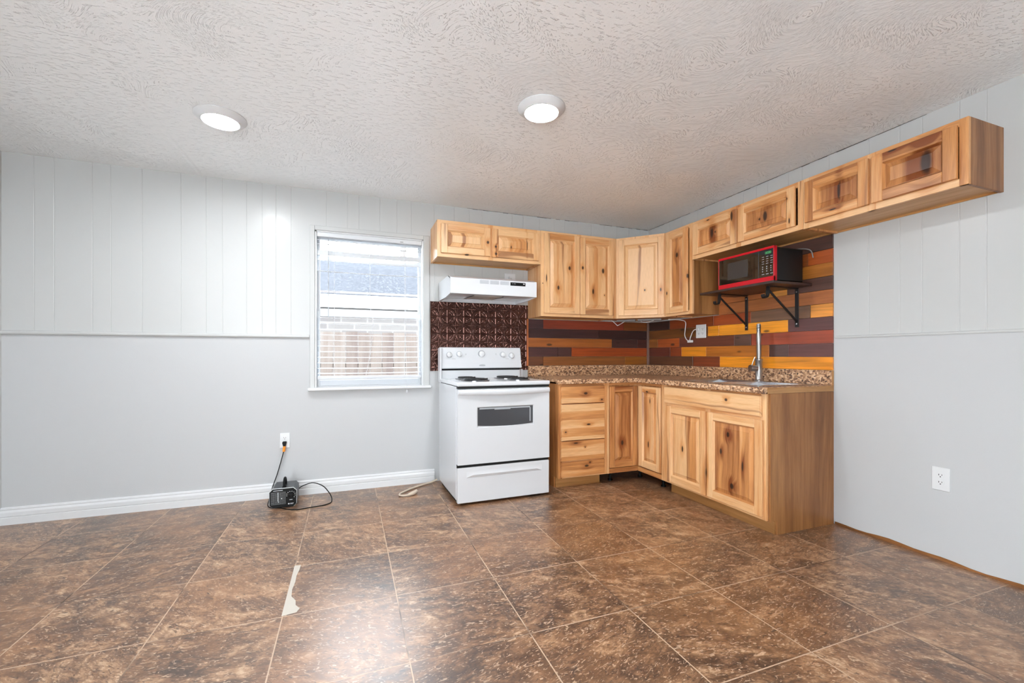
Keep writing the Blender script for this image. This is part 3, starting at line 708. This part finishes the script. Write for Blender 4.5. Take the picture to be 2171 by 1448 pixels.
mb = MB(); mb.lathe([(.0125, 0), (.0175, .002), (.0175, .026), (.0125, .028)], (-.002, -.002, .252), n=20); mb.build('collar', M['steel2'], fa)
arc = [(-.002, -.002, .275)]+[(-.002+dv.x*(.055-.055*math.cos(a)), -.002+dv.y*(.055-.055*math.cos(a)), .365+.055*math.sin(a)) for a in [R(x) for x in (0, 30, 60, 90, 120, 150, 180)]]
MB().tube(arc, .0105, 14, smooth_pts=5).build('spout', M['steel'], fa)
mb = MB()
P = [Vector(p) for p in arc[1:]]
for i in range(22):
    t = i/21*(len(P)-1); k = min(int(t), len(P)-2); q = P[k].lerp(P[k+1], t-k); d = (P[k+1]-P[k]).normalized()
    e1 = d.orthogonal().normalized(); e2 = d.cross(e1)
    mb.tube([q+e1*.0125*math.cos(a)+e2*.0125*math.sin(a) for a in [2*math.pi*j/16 for j in range(16)]], .0028, 6, closed=True)
mb.build('coil_spring', M['steel'], fa)
q = P[-1]; mb = MB(); mb.lathe([(.0, 0), (.0145, 0), (.0165, .02), (.0165, .075), (.012, .085), (.012, .09)], (q.x, q.y, q.z-.088), n=20); mb.build('spray_head', M['steel2'], fa)
mb = MB(); hd = Vector((-.55, .62, 0)).normalized(); hd = Vector((-.80, .25, .03)).normalized()
b0 = Vector((0, 0, .095)); mb.tube([b0+hd*.015, b0+hd*.062], .0225, 20); mb.tube([b0+hd*.062, b0+hd*.070], .0245, 20)
mb.tube([b0+hd*.055+Vector((0, 0, .018)), b0+hd*.045+Vector((0, 0, .05)), b0+hd*.03+Vector((0, 0, .085))], .0038, 8)
mb.build('lever', M['steel2'], fa)

# ------------------------------------------------------------------ tin splashback behind the stove
tn = empty('tin_backsplash', (-2.336, 0, .978), 0, 'embossed bronze tin splashback behind the stove', 'backsplash')
mb = MB(); TP = .1522; nx, nz = 310, 206; WW, HH = .934, .616
def hgt(x, z):
    u = ((x-.003)/TP) % 1.0; v = ((z-.028)/TP) % 1.0; h = 0.0
    e = min(u, 1-u, v, 1-v)
    if e < .045: h = max(h, .0022*math.sqrt(max(0, 1-(e/.045)**2)))
    cx = u if u < .5 else 1-u; cz = v if v < .5 else 1-v
    d = math.hypot(cx, cz)
    for r0 in (.415, .475):
        k = abs(d-r0)
        if k < .03: h = max(h, .0022*math.sqrt(1-(k/.03)**2))
    for (a, b, r0) in ((.5, .5, .045), (.5, .61, .036), (.5, .39, .036), (.61, .5, .036), (.39, .5, .036), (.5, .70, .022), (.5, .30, .022), (.70, .5, .022), (.30, .5, .022)):
        k = math.hypot(u-a, v-b)
        if k < r0: h = max(h, .0030*math.sqrt(1-(k/r0)**2))
    for (a, b, r0) in ((.2, .2, .06), (.13, .27, .035), (.27, .13, .035), (.30, .24, .03), (.24, .30, .03)):
        k = math.hypot(cx-a, cz-b)
        if k < r0: h = max(h, .0026*math.sqrt(1-(k/r0)**2))
    return h
V = []; F = []
for j in range(nz+1):
    for i in range(nx+1):
        x = WW*i/nx; z = HH*j/nz; V.append((x, -.004-1.7*hgt(x, z), z))
for j in range(nz):
    for i in range(nx):
        a = j*(nx+1)+i; F.append((a, a+1, a+nx+2, a+nx+1))
mb.idx(V, F); mb.build('embossed_sheet', M['tin'], tn, ang=80, recalc=False)
MB().box(0, WW, -.0038, -.001, 0, HH).build('backing', M['tin'], tn)

# ------------------------------------------------------------------ plank splashbacks
def dye(c, k=1.05):
    return tuple(min(1, lin(x)*k) for x in c)+(1,)
rowz = [1.0155, 1.105, 1.195, 1.285, 1.374, 1.463, 1.555, 1.645, 1.735, 1.825, 1.917]
back = [[(-1.245, 96, 56, 34), (-.311, 128, 76, 36), (0, 140, 82, 24)],
        [(-1.088, 74, 44, 42), (-.937, 70, 42, 38), (0, 148, 64, 22)],
        [(-.467, 152, 86, 36), (-.159, 60, 36, 32), (0, 70, 34, 26)],
        [(-.623, 60, 36, 36), (0, 52, 28, 25)],
        [(-1.245, 68, 46, 48), (-.322, 134, 58, 38), (0, 120, 66, 26)]]
right = [[(.659, 92, 56, 34), (.970, 120, 56, 28), (1.906, 224, 140, 32)],
         [(.353, 92, 42, 28), (.508, 126, 56, 24), (.819, 206, 128, 30), (1.442, 176, 104, 36), (1.596, 88, 62, 56), (1.906, 98, 60, 56)],
         [(.166, 152, 92, 38), (.480, 158, 76, 30), (1.122, 100, 54, 38), (1.282, 86, 60, 50), (1.906, 150, 68, 44)],
         [(.840, 110, 66, 26), (.963, 218, 140, 34), (1.593, 226, 146, 38), (1.906, 92, 56, 53)],
         [(.343, 58, 34, 26), (.900, 132, 62, 26), (1.282, 146, 66, 30), (1.757, 112, 80, 58), (1.906, 208, 136, 56)],
         [(1.906, 158, 94, 50)],
         [(1.400, 158, 92, 48), (1.586, 206, 138, 62), (1.906, 82, 56, 48)],
         [(1.906, 160, 98, 40)], [(1.741, 130, 68, 32), (1.906, 158, 76, 32)], [(1.906, 76, 52, 46)]]
pb = empty('plank_backsplash', (-.7, 0, 1.0), 0, 'dark stained plank splashback on the back wall under the tall cabinet', 'backsplash')
mb = MB(); k = 0
for r, segs in enumerate(back):
    x = -1.400
    for (xe, *c) in segs:
        xe2 = min(xe, -.0165); mb.box(x+.0008+.7, xe2-.0008+.7, -.0125-.002*((k*7) % 3), -.001, rowz[r]+.0008-1.0, rowz[r+1]-.0008-1.0, 'x', (k*.377) % 1, .0012, 0, dye(c)); k += 1; x = xe2
mb.build('planks', M['plank'], pb)
MB().box(-1.417+.7, -1.4008+.7, -.017, -.001, .0155, .466, 'z', .3, .0015, 0, dye((168, 96, 56), 1.2)).build('edge_strip', M['plank'], pb)
pr_ = empty('plank_backsplash', (0, -.95, 1.0), 0, 'orange and brown stained plank splashback on the right wall behind the faucet', 'backsplash')
mb = MB()
for r, segs in enumerate(right):
    y = .017 if r < 5 else .962
    for (ye, *c) in segs:
        mb.box(-.0125-.002*((k*7) % 3), -.001, -(y+.0008)+.95, -(ye-.0008)+.95, rowz[r]+.0008-1.0, rowz[r+1]-.0008-1.0, 'y', (k*.377) % 1, .0012, 0, dye(c)); k += 1; y = ye
mb.build('planks', M['plank'], pr_)
MB().box(-.038, -.0165, -.034+.95, -.0165+.95, .0185, .466, 'z', .3, .0015, 0, dye((128, 100, 90), 1.0)).build('corner_strip', M['plank'], pr_)

# ------------------------------------------------------------------ stove
st = empty('electric_stove', (-2.262, -.720, 0), R(1.1), 'white freestanding electric stove with coil burners and dark oven window', 'stove')
SW = .757
mb = MB(); mb.box(0, SW, .045, .640, .035, .880, b=.004); mb.box(.02, SW-.02, .09, .60, 0, .04, mat=1)
mb.build('body', [M['white'], M['black']], st)
mb = MB(); mb.box(-.002, SW+.002, -.004, .645, .884, .915, b=.007); mb.build('cooktop', M['white'], st)
MB().box(.004, SW-.004, .005, .60, .868, .8845).build('vent_gap', M['gap'], st)
# oven door with bowed handle rail and window
dr = MB(); DZ0, DZ1 = .302, .862
wx0, wx1, wz0, wz1 = .152, .618, .570, .728
for a, b, c, d in [(.003, wx0, DZ0, DZ1), (wx1, SW-.003, DZ0, DZ1), (wx0, wx1, DZ0, wz0), (wx0, wx1, wz1, DZ1)]:
    dr.face([(a, .004, c), (b, .004, c), (b, .004, d), (a, .004, d)])
for k_ in range(4):
    Oo = [(wx0, wz0), (wx1, wz0), (wx1, wz1), (wx0, wz1)]; i_ = .006
    Ii = [(wx0+i_, wz0+i_), (wx1-i_, wz0+i_), (wx1-i_, wz1-i_), (wx0+i_, wz1-i_)]; n_ = (k_+1) % 4
    dr.face([(Oo[k_][0], .004, Oo[k_][1]), (Oo[n_][0], .004, Oo[n_][1]), (Ii[n_][0], .010, Ii[n_][1]), (Ii[k_][0], .010, Ii[k_][1])])
dr.box(.003, SW-.003, .012, .044, DZ0, DZ1, b=.002)
for a, b, c, d in [(.003, SW-.003, DZ0-.0, DZ0+.012), (.003, SW-.003, DZ1-.012, DZ1)]: dr.box(a, b, .0042, .014, c, d, b=.003)
for a, b in ((.003, .015), (SW-.015, SW-.003)): dr.box(a, b, .0042, .014, DZ0, DZ1, b=.003)
od = dr.build('oven_door', M['white'], st)
seg = MB(); n = 14
pts = []
seg.prism([(wx0+.006, wz1-.006)]+[(wx0+.006+(wx1-wx0-.012)*k/n, wz0+.006+.010*(abs(2*k/n-1)**2)) for k in range(n+1)]+[(wx1-.006, wz1-.006)], 'y', .0085, .0105)
ow = seg.build('oven_window', M['glassdark'], od)
mb = MB(); mb.box(wx0+.02, wx1-.03, .0078, .0084, wz1-.020, wz1-.010); mb.box(wx0+.14, wx0+.27, .0078, .0084, wz1-.026, wz1-.019); mb.box(wx1-.034, wx1-.026, .0078, .0084, wz0+.03, wz1-.02)
mb.build('window_marks', M['vent'], ow)
hb = MB(); n = 16; V = []; F = []
for k in range(n+1):
    s_ = k/n; bow = math.sin(math.pi*s_); x = .006+(SW-.012)*s_
    yo = -.012-.028*bow; zl = .822-.006*bow
    V += [(x, .003, .858), (x, yo+.006, .858), (x, yo, .850), (x, yo, zl+.010), (x, yo+.008, zl), (x, .003, zl+.002)]
for k in range(n):
    for j in range(6): F.append((k*6+j, k*6+(j+1) % 6, (k+1)*6+(j+1) % 6, (k+1)*6+j))
F += [tuple(range(6)), tuple(range(n*6, n*6+6))]
hb.idx(V, F); hb.build('door_handle', M['white'], od, ang=40)
# storage drawer with pressed pull
mb = MB(); mb.box(.003, SW-.003, .006, .044, .018, .280, b=.004)
sd_ = mb.build('storage_drawer', M['white'], st)
mb = MB()
a, b, c, d = .07, .69, .205, .252
mb.idx([(a, .0058, c), (b, .0058, c), (b, .0058, d), (a, .0058, d), (a+.05, -.006, c+.020), (b-.05, -.006, c+.020), (b-.02, .0058, d-.006), (a+.02, .0058, d-.006)], [(0, 1, 5, 4), (1, 2, 6, 5), (4, 5, 6, 7), (0, 4, 7, 3), (2, 3, 7, 6)])
mb.build('drawer_pull', M['white'], sd_)
MB().box(.004, SW-.004, .02, .05, .277, .304).build('drawer_gap', M['gap'], st)
# back guard: lower riser, gap, console
mb = MB(); mb.box(.004, SW-.004, .605, .660, .912, .985, b=.003); mb.box(-.002, .012, .575, .672, .88, 1.180, b=.004); mb.box(.72, .80, .655, .672, .90, .986); mb.build('backguard_riser', M['white'], st)
MB().box(.012, SW-.010, .606, .655, .984, 1.008).build('console_gap', M['gap'], st)
mb = MB(); mb.prism([(.585, 1.006), (.596, 1.000), (.668, 1.000), (.668, 1.180), (.640, 1.187), (.628, 1.184), (.622, 1.170), (.600, 1.045)], 'x', .006, SW+.004); con = mb.build('control_console', M['white'], st, ang=25)
mb = MB(); mb.prism([(.5985, 1.044), (.6005, 1.049), (.602, 1.049), (.600, 1.044)], 'x', .05, .70); mb.build('console_ridge', M['white'], con)
def cony(z): return .600+(z-1.045)/(1.170-1.045)*.022
def knob(x, z, r):
    y = cony(z); k = MB()
    k.lathe([(r*1.22, 0), (r*1.18, -.003), (r*1.0, -.0045)], (x, y, z), 'y', 28, mat=2)
    k.lathe([(r, -.004), (r*.92, -.020), (r*.8, -.022), (0, -.022)], (x, y, z), 'y', 28)
    k.box(x-.004, x+.004, y-.028, y-.020, z-r*.85, z+r*.85, b=.0015)
    k.box(x-.001, x+.001, y-.0225, y-.0218, z+r*.55, z+r*.9, mat=1)
    k.prism([(x-r*.35, z-r*1.05), (x+r*.35, z-r*1.05), (x, z-r*1.45)], 'y', y-.0015, y+.001, mat=2)
    o = k.build('control_knob', [M['white2'], M['grayp'], M['vent']], con)
for x, z in ((.085, 1.120), (.175, 1.126), (.582, 1.123), (.668, 1.114)): knob(x, z, .0225)
z = 1.129; x = .380; y = cony(z)
MB().lathe([(.032, 0), (.032, -.003), (.0275, -.004)], (x, y, z), 'y', 32, mat=1).lathe([(.0255, 0), (.0245, -.018), (.021, -.020), (0, -.020)], (x, y, z), 'y', 32).build('control_knob', [M['white2'], M['grayp']], con)
mb = MB()
for x, z in ((.235, 1.129), (.235, 1.121), (.518, 1.131), (.518, 1.122)): mb.lathe([(0, -.0012), (.0028, -.0012), (.0028, 0)], (x, cony(z)-.0004, z), 'y', 10)
for x in (.125, .625): mb.box(x-.016, x+.016, cony(1.085)-.0006, cony(1.085)+.0002, 1.0835, 1.0860)
mb.build('panel_print', M['grayp'], con)
mb = MB(); x, z = .381, 1.026; y = .585+(z-1.006)/(.039)*.015
mb.idx([(x+.030*math.cos(a), y-.0020, z+.0095*math.sin(a)) for a in [2*math.pi*k/28 for k in range(28)]]+[(x+.030*math.cos(a), y+.004, z+.0095*math.sin(a)) for a in [2*math.pi*k/28 for k in range(28)]],
       [tuple(range(28))]+[(k, (k+1) % 28, 28+(k+1) % 28, 28+k) for k in range(28)])
for k, (a, wd) in enumerate(((-.021, .003), (-.010, .004), (-.002, .004), (.006, .004), (.014, .005))): mb.box(x+a, x+a+wd, y-.0027, y-.0018, z-.004, z+.004, mat=1)
mb.build('badge', [M['vent'], M['grayp']], con)
for (x, yb, r) in ((.195, .190, .095), (.195, .460, .075), (.565, .190, .075), (.565, .460, .095)):
    b = MB(); b.lathe([(r+.018, .9155), (r+.018, .920), (r+.004, .920), (r*.5, .9158), (0, .9158)], (x, yb, 0), n=36)
    o = b.build('drip_pan', M['chrome'], st)
    c_ = MB(); pts = []
    turns = 4 if r > .08 else 3
    for k in range(turns*28+1):
        a = 2*math.pi*k/28; q = .018+(r-.018)*k/(turns*28); pts.append((x+q*math.cos(a), yb+q*math.sin(a), .929))
    c_.tube(pts, .0062, 8); c_.build('burner_coil', M['coil'], o)

# ------------------------------------------------------------------ range hood
rh = empty('range_hood', (-2.262, 0, 1.595), 0, 'white under-cabinet range hood above the stove', 'range hood')
HW = .742
ysec = [(-.002, .163), (-.475, .136), (-.475, .010), (-.468, .006), (-.43, .010), (-.25, .055)]
mb = MB()
# outer shell: top, front, ends, sloping under-pan
mb.box(.002, HW-.002, -.40, -.003, .150, .1628)
poly = [(-.002, .163), (-.40, .163), (-.475, .140), (-.475, .012), (-.40, .006), (-.30, -.0), (-.002, .002)]
mb.prism(poly, 'x', 0, .014); mb.prism(poly, 'x', HW-.014, HW)
mb.prism([(-.475, .012), (-.478, .014), (-.478, .137), (-.40, .163), (-.39, .160), (-.468, .132), (-.468, .012)], 'x', 0, HW)
mb.box(.014, HW-.014, -.468, -.40, .012, .016); mb.prism([(-.40, .012), (-.40, .016), (-.002, .034), (-.002, .028)], 'x', .014, HW-.014)
mb.box(0, HW, -.012, -.002, .0, .16)
hood_body = mb.build('canopy', M['white'], rh)
def hood_face(x0, x1, z0, z1, name, mat, d=.0012):
    return MB().box(x0, x1, -.4780-d, -.4775, z0, z1, b=.0008).build(name, mat, rh)
for a, b in ((.243, .318), (.330, .405), (.417, .494)):
    o = MB()
    for k in range(6): o.box(a, b, -.4787, -.4778, .100+k*.0052, .1038+k*.0052)
    o.build('vent_grille', M['vent'], rh)
cp = hood_face(.505, .640, .098, .126, 'control_panel', M['black'])
MB().box(.618, .632, -.4806, -.479, .113, .119).build('switch', M['white2'], cp)
mb = MB()
for x in (.520, .535, .545): mb.box(x, x+.006, -.4798, -.479, .112, .117)
mb.build('panel_print', M['grayp'], cp)
mb = MB(); mb.prism([(-.40, .010), (-.40, .0125), (-.10, .026), (-.10, .0235)], 'x', .215, .46); mb.build('grease_filter', M['filter'], rh)
for a, b in ((.205, .216), (.459, .470)): MB().prism([(-.41, .0085), (-.41, .0125), (-.09, .027), (-.09, .023)], 'x', a, b).build('filter_rail', M['slot'], rh)

# ------------------------------------------------------------------ shelf and microwave
sh = empty('wall_shelf', (0, -1.45, 1.594), 0, 'dark wooden wall shelf on two black iron brackets below the wall cabinet', 'shelf')
wdk = wood('dark_shelf_board', rgb(74, 48, 40), rgb(56, 36, 31), rgb(36, 24, 21), board=.5, bvar=.05, streak=.2)
MB().box(-.385, -.017, -.322, .322, 0, .018, 'y', .5, .002).build('board', wdk, sh)
for yb in (-.214, .206):
    b = MB()
    b.box(-.0205, -.0165, yb-.014, yb+.014, -.278, -.008, b=.001)
    b.box(-.300, -.0165, yb-.014, yb+.014, -.006, -.001, b=.001)
    b.tube([(-.022, yb, -.235), (-.292, yb, -.030)], .0075, 8)
    hk = [(-.298, -.003), (-.302, -.03), (-.305, -.062), (-.315, -.082), (-.332, -.086), (-.346, -.078), (-.350, -.060)]
    for p, q in zip(hk[:-1], hk[1:]):
        b.idx([(p[0]-.002, yb-.014, p[1]), (p[0]-.002, yb+.014, p[1]), (q[0]-.002, yb+.014, q[1]), (q[0]-.002, yb-.014, q[1]), (p[0]+.0025, yb-.014, p[1]+.002), (p[0]+.0025, yb+.014, p[1]+.002), (q[0]+.0025, yb+.014, q[1]+.002), (q[0]+.0025, yb-.014, q[1]+.002)],
              [(0, 1, 2, 3), (4, 5, 6, 7), (0, 1, 5, 4), (2, 3, 7, 6), (0, 3, 7, 4), (1, 2, 6, 5)])
    o = b.build('bracket', M['iron'], sh)
    for zz in (-.255, -.026): MB().lathe([(0, -.024), (.0055, -.0235), (.0065, -.0205)], (0, yb, zz), 'x', 14).build('screw', M['steel'], o)
mw = empty('microwave_oven', (-.362, -1.525, 1.6125), 0, 'compact black microwave with a red front frame on the wall shelf', 'microwave')
MW, MH = .466, .236
y0, y1 = -MW/2, MW/2
MB().box(.012, .285, y0+.006, y1-.006, .004, MH-.004, b=.006).build('housing', M['mwblack'], mw)
MB().tube([(.27, y0+.10, .20), (.285, y0+.10, .235), (.30, y0+.05, .246), (.315, y0-.02, .225), (.325, y0-.035, .17)], .004, 8, smooth_pts=5).build('power_cord', M['bar'], mw)
mb = MB(); mb.box(0, .014, y0, y1, 0, .034, b=.002); mb.box(0, .014, y0, y1, MH-.016, MH, b=.002); mb.box(0, .030, y0, y0+.007, 0, MH, b=.002); mb.box(0, .030, y1-.005, y1, 0, MH, b=.002)
mb.build('front_frame', M['red'], mw)
d_ = MB().box(.0015, .013, y0+.118, y1-.005, .034, MH-.016, b=.001).build('door', M['blackg'], mw)
MB().box(.0007, .0016, y0+.205, y1-.085, .062, MH-.050, b=.0004).build('door_window', M['screen'], d_)
p_ = MB().box(.0015, .013, y0+.007, y0+.116, .034, MH-.016, b=.001).build('control_panel', M['blackg'], mw)
mb = MB(); yy = y0+.020
for k in range(4):
    a = y0+.066-.0115*k
    mb.box(.0008, .0014, a-.0085, a, .190, .1915); mb.box(.0008, .0014, a-.0085, a, .2025, .204)
    mb.box(.0008, .0014, a-.0095, a-.008, .1905, .2035); mb.box(.0008, .0014, a-.001, a+.0003, .1905, .2035)
mb.build('clock_display', M['led'], p_)
mb = MB()
for r_, zz in enumerate((.170, .155, .139, .124)):
    for c_ in range(3):
        a = y0+.092-.032*c_; mb.box(.0010, .0014, a-.017, a, zz, zz+.0032)
for zz in (.104, .090, .074):
    for c_ in range(3):
        a = y0+.086-.031*c_; mb.lathe([(0, .0009), (.0042, .0010), (.0042, .0015)], (0, a, zz), 'x', 10)
for c_ in range(3):
    a = y0+.093-.032*c_; mb.box(.0010, .0014, a-.020, a, .052, .056)
mb.build('keypad', M['grayp'], p_)
for yy in (y0+.05, y1-.05):
    for xx in (.04, .25): MB().lathe([(.012, -.0004), (.012, .005)], (xx, yy, 0), n=12).build('foot', M['black'], mw)

# ------------------------------------------------------------------ electrics
def outlet(name, loc, rz, label, gangs=1, wd=.072, ht=.118):
    o = empty(name, loc, rz, label, 'outlet')
    w2 = wd/2 if gangs == 1 else .060
    MB().box(-w2, w2, -.006, -.0006, -ht/2, ht/2, b=.003).build('cover_plate', M['white2'], o)
    for g in range(gangs):
        cx = 0 if gangs == 1 else (-.023 if g == 0 else .023)
        for s_ in (-1, 1):
            zc = s_*.0195; f = MB()
            f.idx([(cx+.0165*math.cos(a), -.0078, zc+max(-.0135, min(.0135, .0165*math.sin(a)))) for a in [2*math.pi*k/24 for k in range(24)]]+[(cx+.0165*math.cos(a), -.005, zc+max(-.0135, min(.0135, .0165*math.sin(a)))) for a in [2*math.pi*k/24 for k in range(24)]], [tuple(range(24))]+[(k, (k+1) % 24, 24+(k+1) % 24, 24+k) for k in range(24)])
            r = f.build('receptacle', M['white2'], o)
            h = MB(); h.box(cx-.0078, cx-.0052, -.0084, -.0077, zc-.001, zc+.0075); h.box(cx+.0052, cx+.0078, -.0084, -.0077, zc, zc+.0065)
            h.lathe([(0, -.0084), (.0028, -.0084), (.0028, -.0077)], (cx, 0, zc-.0072), 'y', 10)
            h.build('slot', M['slot'], r)
    return o
outlet('wall_outlet', (-3.483, 0, .443), 0, 'white outlet low on the back wall with a black plug in it')
outlet('wall_outlet', (0, -2.463, .444), -R(90), 'white outlet low on the bare right wall', wd=.078, ht=.126)
outlet('wall_outlet', (-1.587, 0, 1.828), 0, 'white outlet between the short cabinet and the range hood', wd=.110)
outlet('wall_outlet', (-.0150, -.762, 1.334), -R(90), 'four-socket white outlet on the orange plank splashback', 2, ht=.122)
# ozone generator box on the floor
gen = empty('ozone_generator', (-3.460, -.282, 0), 0, 'small black metal ozone generator box on the floor by the baseboard', 'appliance')
GW, GD, GH = .180, .190, .142
def octo(w, z0, z1, c): return [(-w/2+c, z0), (w/2-c, z0), (w/2, z0+c), (w/2, z1-c), (w/2-c, z1), (-w/2+c, z1), (-w/2, z1-c), (-w/2, z0+c)]
MB().prism(octo(GW-.006, .006, GH, .020), 'y', .004, GD).build('housing', M['geng'], gen)
MB().prism(octo(GW, .003, GH+.001, .022), 'y', -.003, .0035).build('front_bezel', M['genlite'], gen)
fp = MB().prism(octo(GW-.004, .004, GH-.002, .021), 'y', -.006, -.0031).build('front_panel', M['black'], gen)
mb = MB()
for k in range(13): mb.box(-.078, .018, -.0072, -.006, .028+k*.0072, .0315+k*.0072)
for k in range(7): mb.box(-.078+k*.0155, -.0765+k*.0155, -.0076, -.006, .028, .118)
mb.build('grille', M['blackg'], fp)
mb = MB()
cx, cz = .052, .090
for a in range(-40, 221, 29):
    x = cx+.028*math.cos(R(a)); z = cz+.026*math.sin(R(a)); mb.box(x-.0028, x+.0028, -.0066, -.0059, z-.0016, z+.0016)
mb.box(-.064, -.002, -.0066, -.0059, .1265, .1300); mb.box(.042, .062, -.0066, -.0059, .0535, .0570)
for k in range(10): mb.box(-.034, -.030, -.0080, -.0075, .052+k*.0065, .0560+k*.0065)
mb.box(-.031, -.026, -.0080, -.0075, .042, .048); mb.box(-.012, -.006, -.0080, -.0075, .066, .072)
mb.box(.047, .070, -.0066, -.0059, .0275, .0300); mb.box(.047, .066, -.0066, -.0059, .0220, .0235)
mb.lathe([(0, -.0066), (.0052, -.0064), (.0052, -.0059)], (.038, 0, .0260), 'y', 16)
mb.build('front_print', M['genlite'], fp)
MB().lathe([(.016, -.006), (.0155, -.020), (.012, -.022), (0, -.022)], (cx, 0, cz), 'y', 24).box(cx-.003, cx+.003, -.026, -.021, cz-.014, cz+.014, b=.001).build('timer_dial', M['black'], fp)
hp = []
for k in range(13):
    a = math.pi*k/12; hp.append((.003, .075-.05*math.cos(a), GH-.002+.058*math.sin(a)))
hh = MB(); hh.tube(hp, .0085, 10); hh.lathe([(.014, GH-.001), (.014, GH+.004), (.008, GH+.006)], (.003, .027, 0), n=14); hh.build('handle', M['black'], gen)
for x in (-.06, .06):
    for y in (.03, .16): MB().lathe([(.011, 0), (.011, .007)], (x, y, 0), n=12).build('foot', M['black'], gen)
G = Vector((-3.460, -.282, 0))
wc_ = [(-3.371, -.105, .082), (-3.345, -.085, .094), (-3.277, -.065, .104), (-3.205, -.09, .080), (-3.160, -.16, .050), (-3.135, -.22, .022), (-3.132, -.28, .005), (-3.150, -.318, .004), (-3.190, -.345, .004), (-3.262, -.358, .004), (-3.345, -.376, .004), (-3.415, -.352, .004), (-3.47, -.30, .0035), (-3.56, -.24, .004), (-3.572, -.12, .03), (-3.566, -.045, .085), (-3.535, -.034, .18), (-3.510, -.036, .27), (-3.495, -.034, .33), (-3.487, -.028, .365)]
cd = MB().tube([Vector(p)-G for p in wc_], .0036, 8, smooth_pts=6).build('power_cord', M['black'], gen)
MB().tube([Vector((-3.4875, -.029, .360))-G, Vector((-3.4835, -.024, .402))-G], .0095, 12).build('sleeve', M['orange'], cd)
MB().prism([(x-3.4835+3.46, z+.4235) for x, z in ((-.0085, -.022), (.0085, -.022), (.0150, .006), (.011, .014), (-.011, .014), (-.0150, .006))], 'y', -.034+.282, -.0086+.282).build('plug', M['black'], cd)
# beige appliance cord lying by the stove
bc = empty('appliance_cord', (-2.53, -.26, 0), 0, 'beige appliance cord with a moulded plug lying on the floor left of the stove', 'cord')
B = Vector((-2.53, -.26, 0))
pts = [(-2.285, -.055, .03), (-2.34, -.065, .012), (-2.40, -.085, .009), (-2.52, -.17, .009), (-2.595, -.245, .009), (-2.628, -.29, .009), (-2.632, -.325, .010), (-2.60, -.345, .010), (-2.565, -.345, .012)]
MB().tube([Vector(p)-B for p in pts], .0075, 8, smooth_pts=6).build('cable', M['beige'], bc)
MB().tube([Vector(p)-B for p in ((-2.57, -.346, .013), (-2.545, -.336, .015), (-2.515, -.312, .017), (-2.498, -.285, .017), (-2.497, -.262, .017))], lambda t: .009+.007*math.sin(math.pi*min(1, t*1.1)), 12, smooth_pts=4).build('plug', M['beige'], bc)
# hood cord
hoff = Matrix.Translation(Vector((-1.587, 0, 1.80))-Vector((-2.262, 0, 1.595)))
hcb = MB().tube([(-.006, -.030, .040), (-.012, -.040, .015), (-.022, -.035, -.02), (-.025, -.02, -.0345)], .0035, 8, smooth_pts=5).xf(hoff).build('power_cord', M['white2'], rh)
MB().box(-.016, .012, -.034, -.009, .034, .058, b=.004).xf(hoff).build('plug', M['white2'], hcb)
# under-cabinet light bars and its cord
uc = empty('under_cabinet_light', (-.45, -.40, 1.462), -R(45), 'grey under-cabinet light bars with white leads beneath the corner cabinet', 'lamp')
mb = MB(); mb.box(-.20, -.02, .06, .10, -.016, .0035, b=.003); mb.box(.0, .22, .06, .10, -.016, .0035, b=.003)
mb.build('light_bar', M['bar'], uc)
mb = MB(); mb.tube([(-.25, .05, -.004), (-.235, .05, -.012), (-.195, .06, -.05), (-.185, .06, -.052), (-.12, .07, -.014)], .0032, 8, smooth_pts=5)
mb.tube([(.03, .06, -.016), (.06, .05, -.030), (.10, .05, -.030), (.15, .06, -.014)], .0032, 8, smooth_pts=5); mb.build('lead', M['white2'], uc)
mi = (Matrix.Translation((-.45, -.40, 1.462)) @ Matrix.Rotation(-R(45), 4, 'Z')).inverted()
ww = [(-.16, -.50, 1.458), (-.07, -.56, 1.450), (-.028, -.577, 1.43), (-.026, -.572, 1.36), (-.026, -.566, 1.31), (-.026, -.585, 1.27), (-.026, -.612, 1.253), (-.027, -.64, 1.247)]
cdo = MB().tube([mi @ Vector(p) for p in ww], .004, 8, smooth_pts=5).tube([mi @ Vector(p) for p in ((-.027, -.632, 1.258), (-.028, -.645, 1.29), (-.030, -.672, 1.335), (-.032, -.70, 1.352), (-.034, -.722, 1.352))], .004, 8, smooth_pts=5).build('power_cord', M['white2'], uc)
MB().box(-.040, -.017, -.668, -.612, 1.234, 1.258, b=.003).xf(mi).build('adapter', M['white2'], cdo)
MB().box(-.042, -.0235, -.755, -.722, 1.338, 1.366, b=.004).xf(mi).build('plug', M['white2'], cdo)

# ------------------------------------------------------------------ ceiling lights
def ceiling_light(loc, label):
    o = empty('ceiling_light', loc, 0, label, 'ceiling light', 'round disc lights on the ceiling')
    MB().lathe([(.128, -.0005), (.129, -.004), (.120, -.012), (.098, -.027), (.094, -.030), (.091, -.030), (.088, -.026), (.0875, -.020)], n=56).build('trim_ring', M['white2'], o, ang=50, recalc=False)
    MB().lathe([(0, -.0255), (.06, -.0255), (.0878, -.0245), (.0878, -.022), (0, -.021)], n=56).build('lens', M['lens'], o)
    return o
ceiling_light((-2.030, -1.700, H), 'round disc ceiling light nearer the kitchen cabinets')
ceiling_light((-3.685, -.985, H), 'round disc ceiling light nearer the left wall and window')
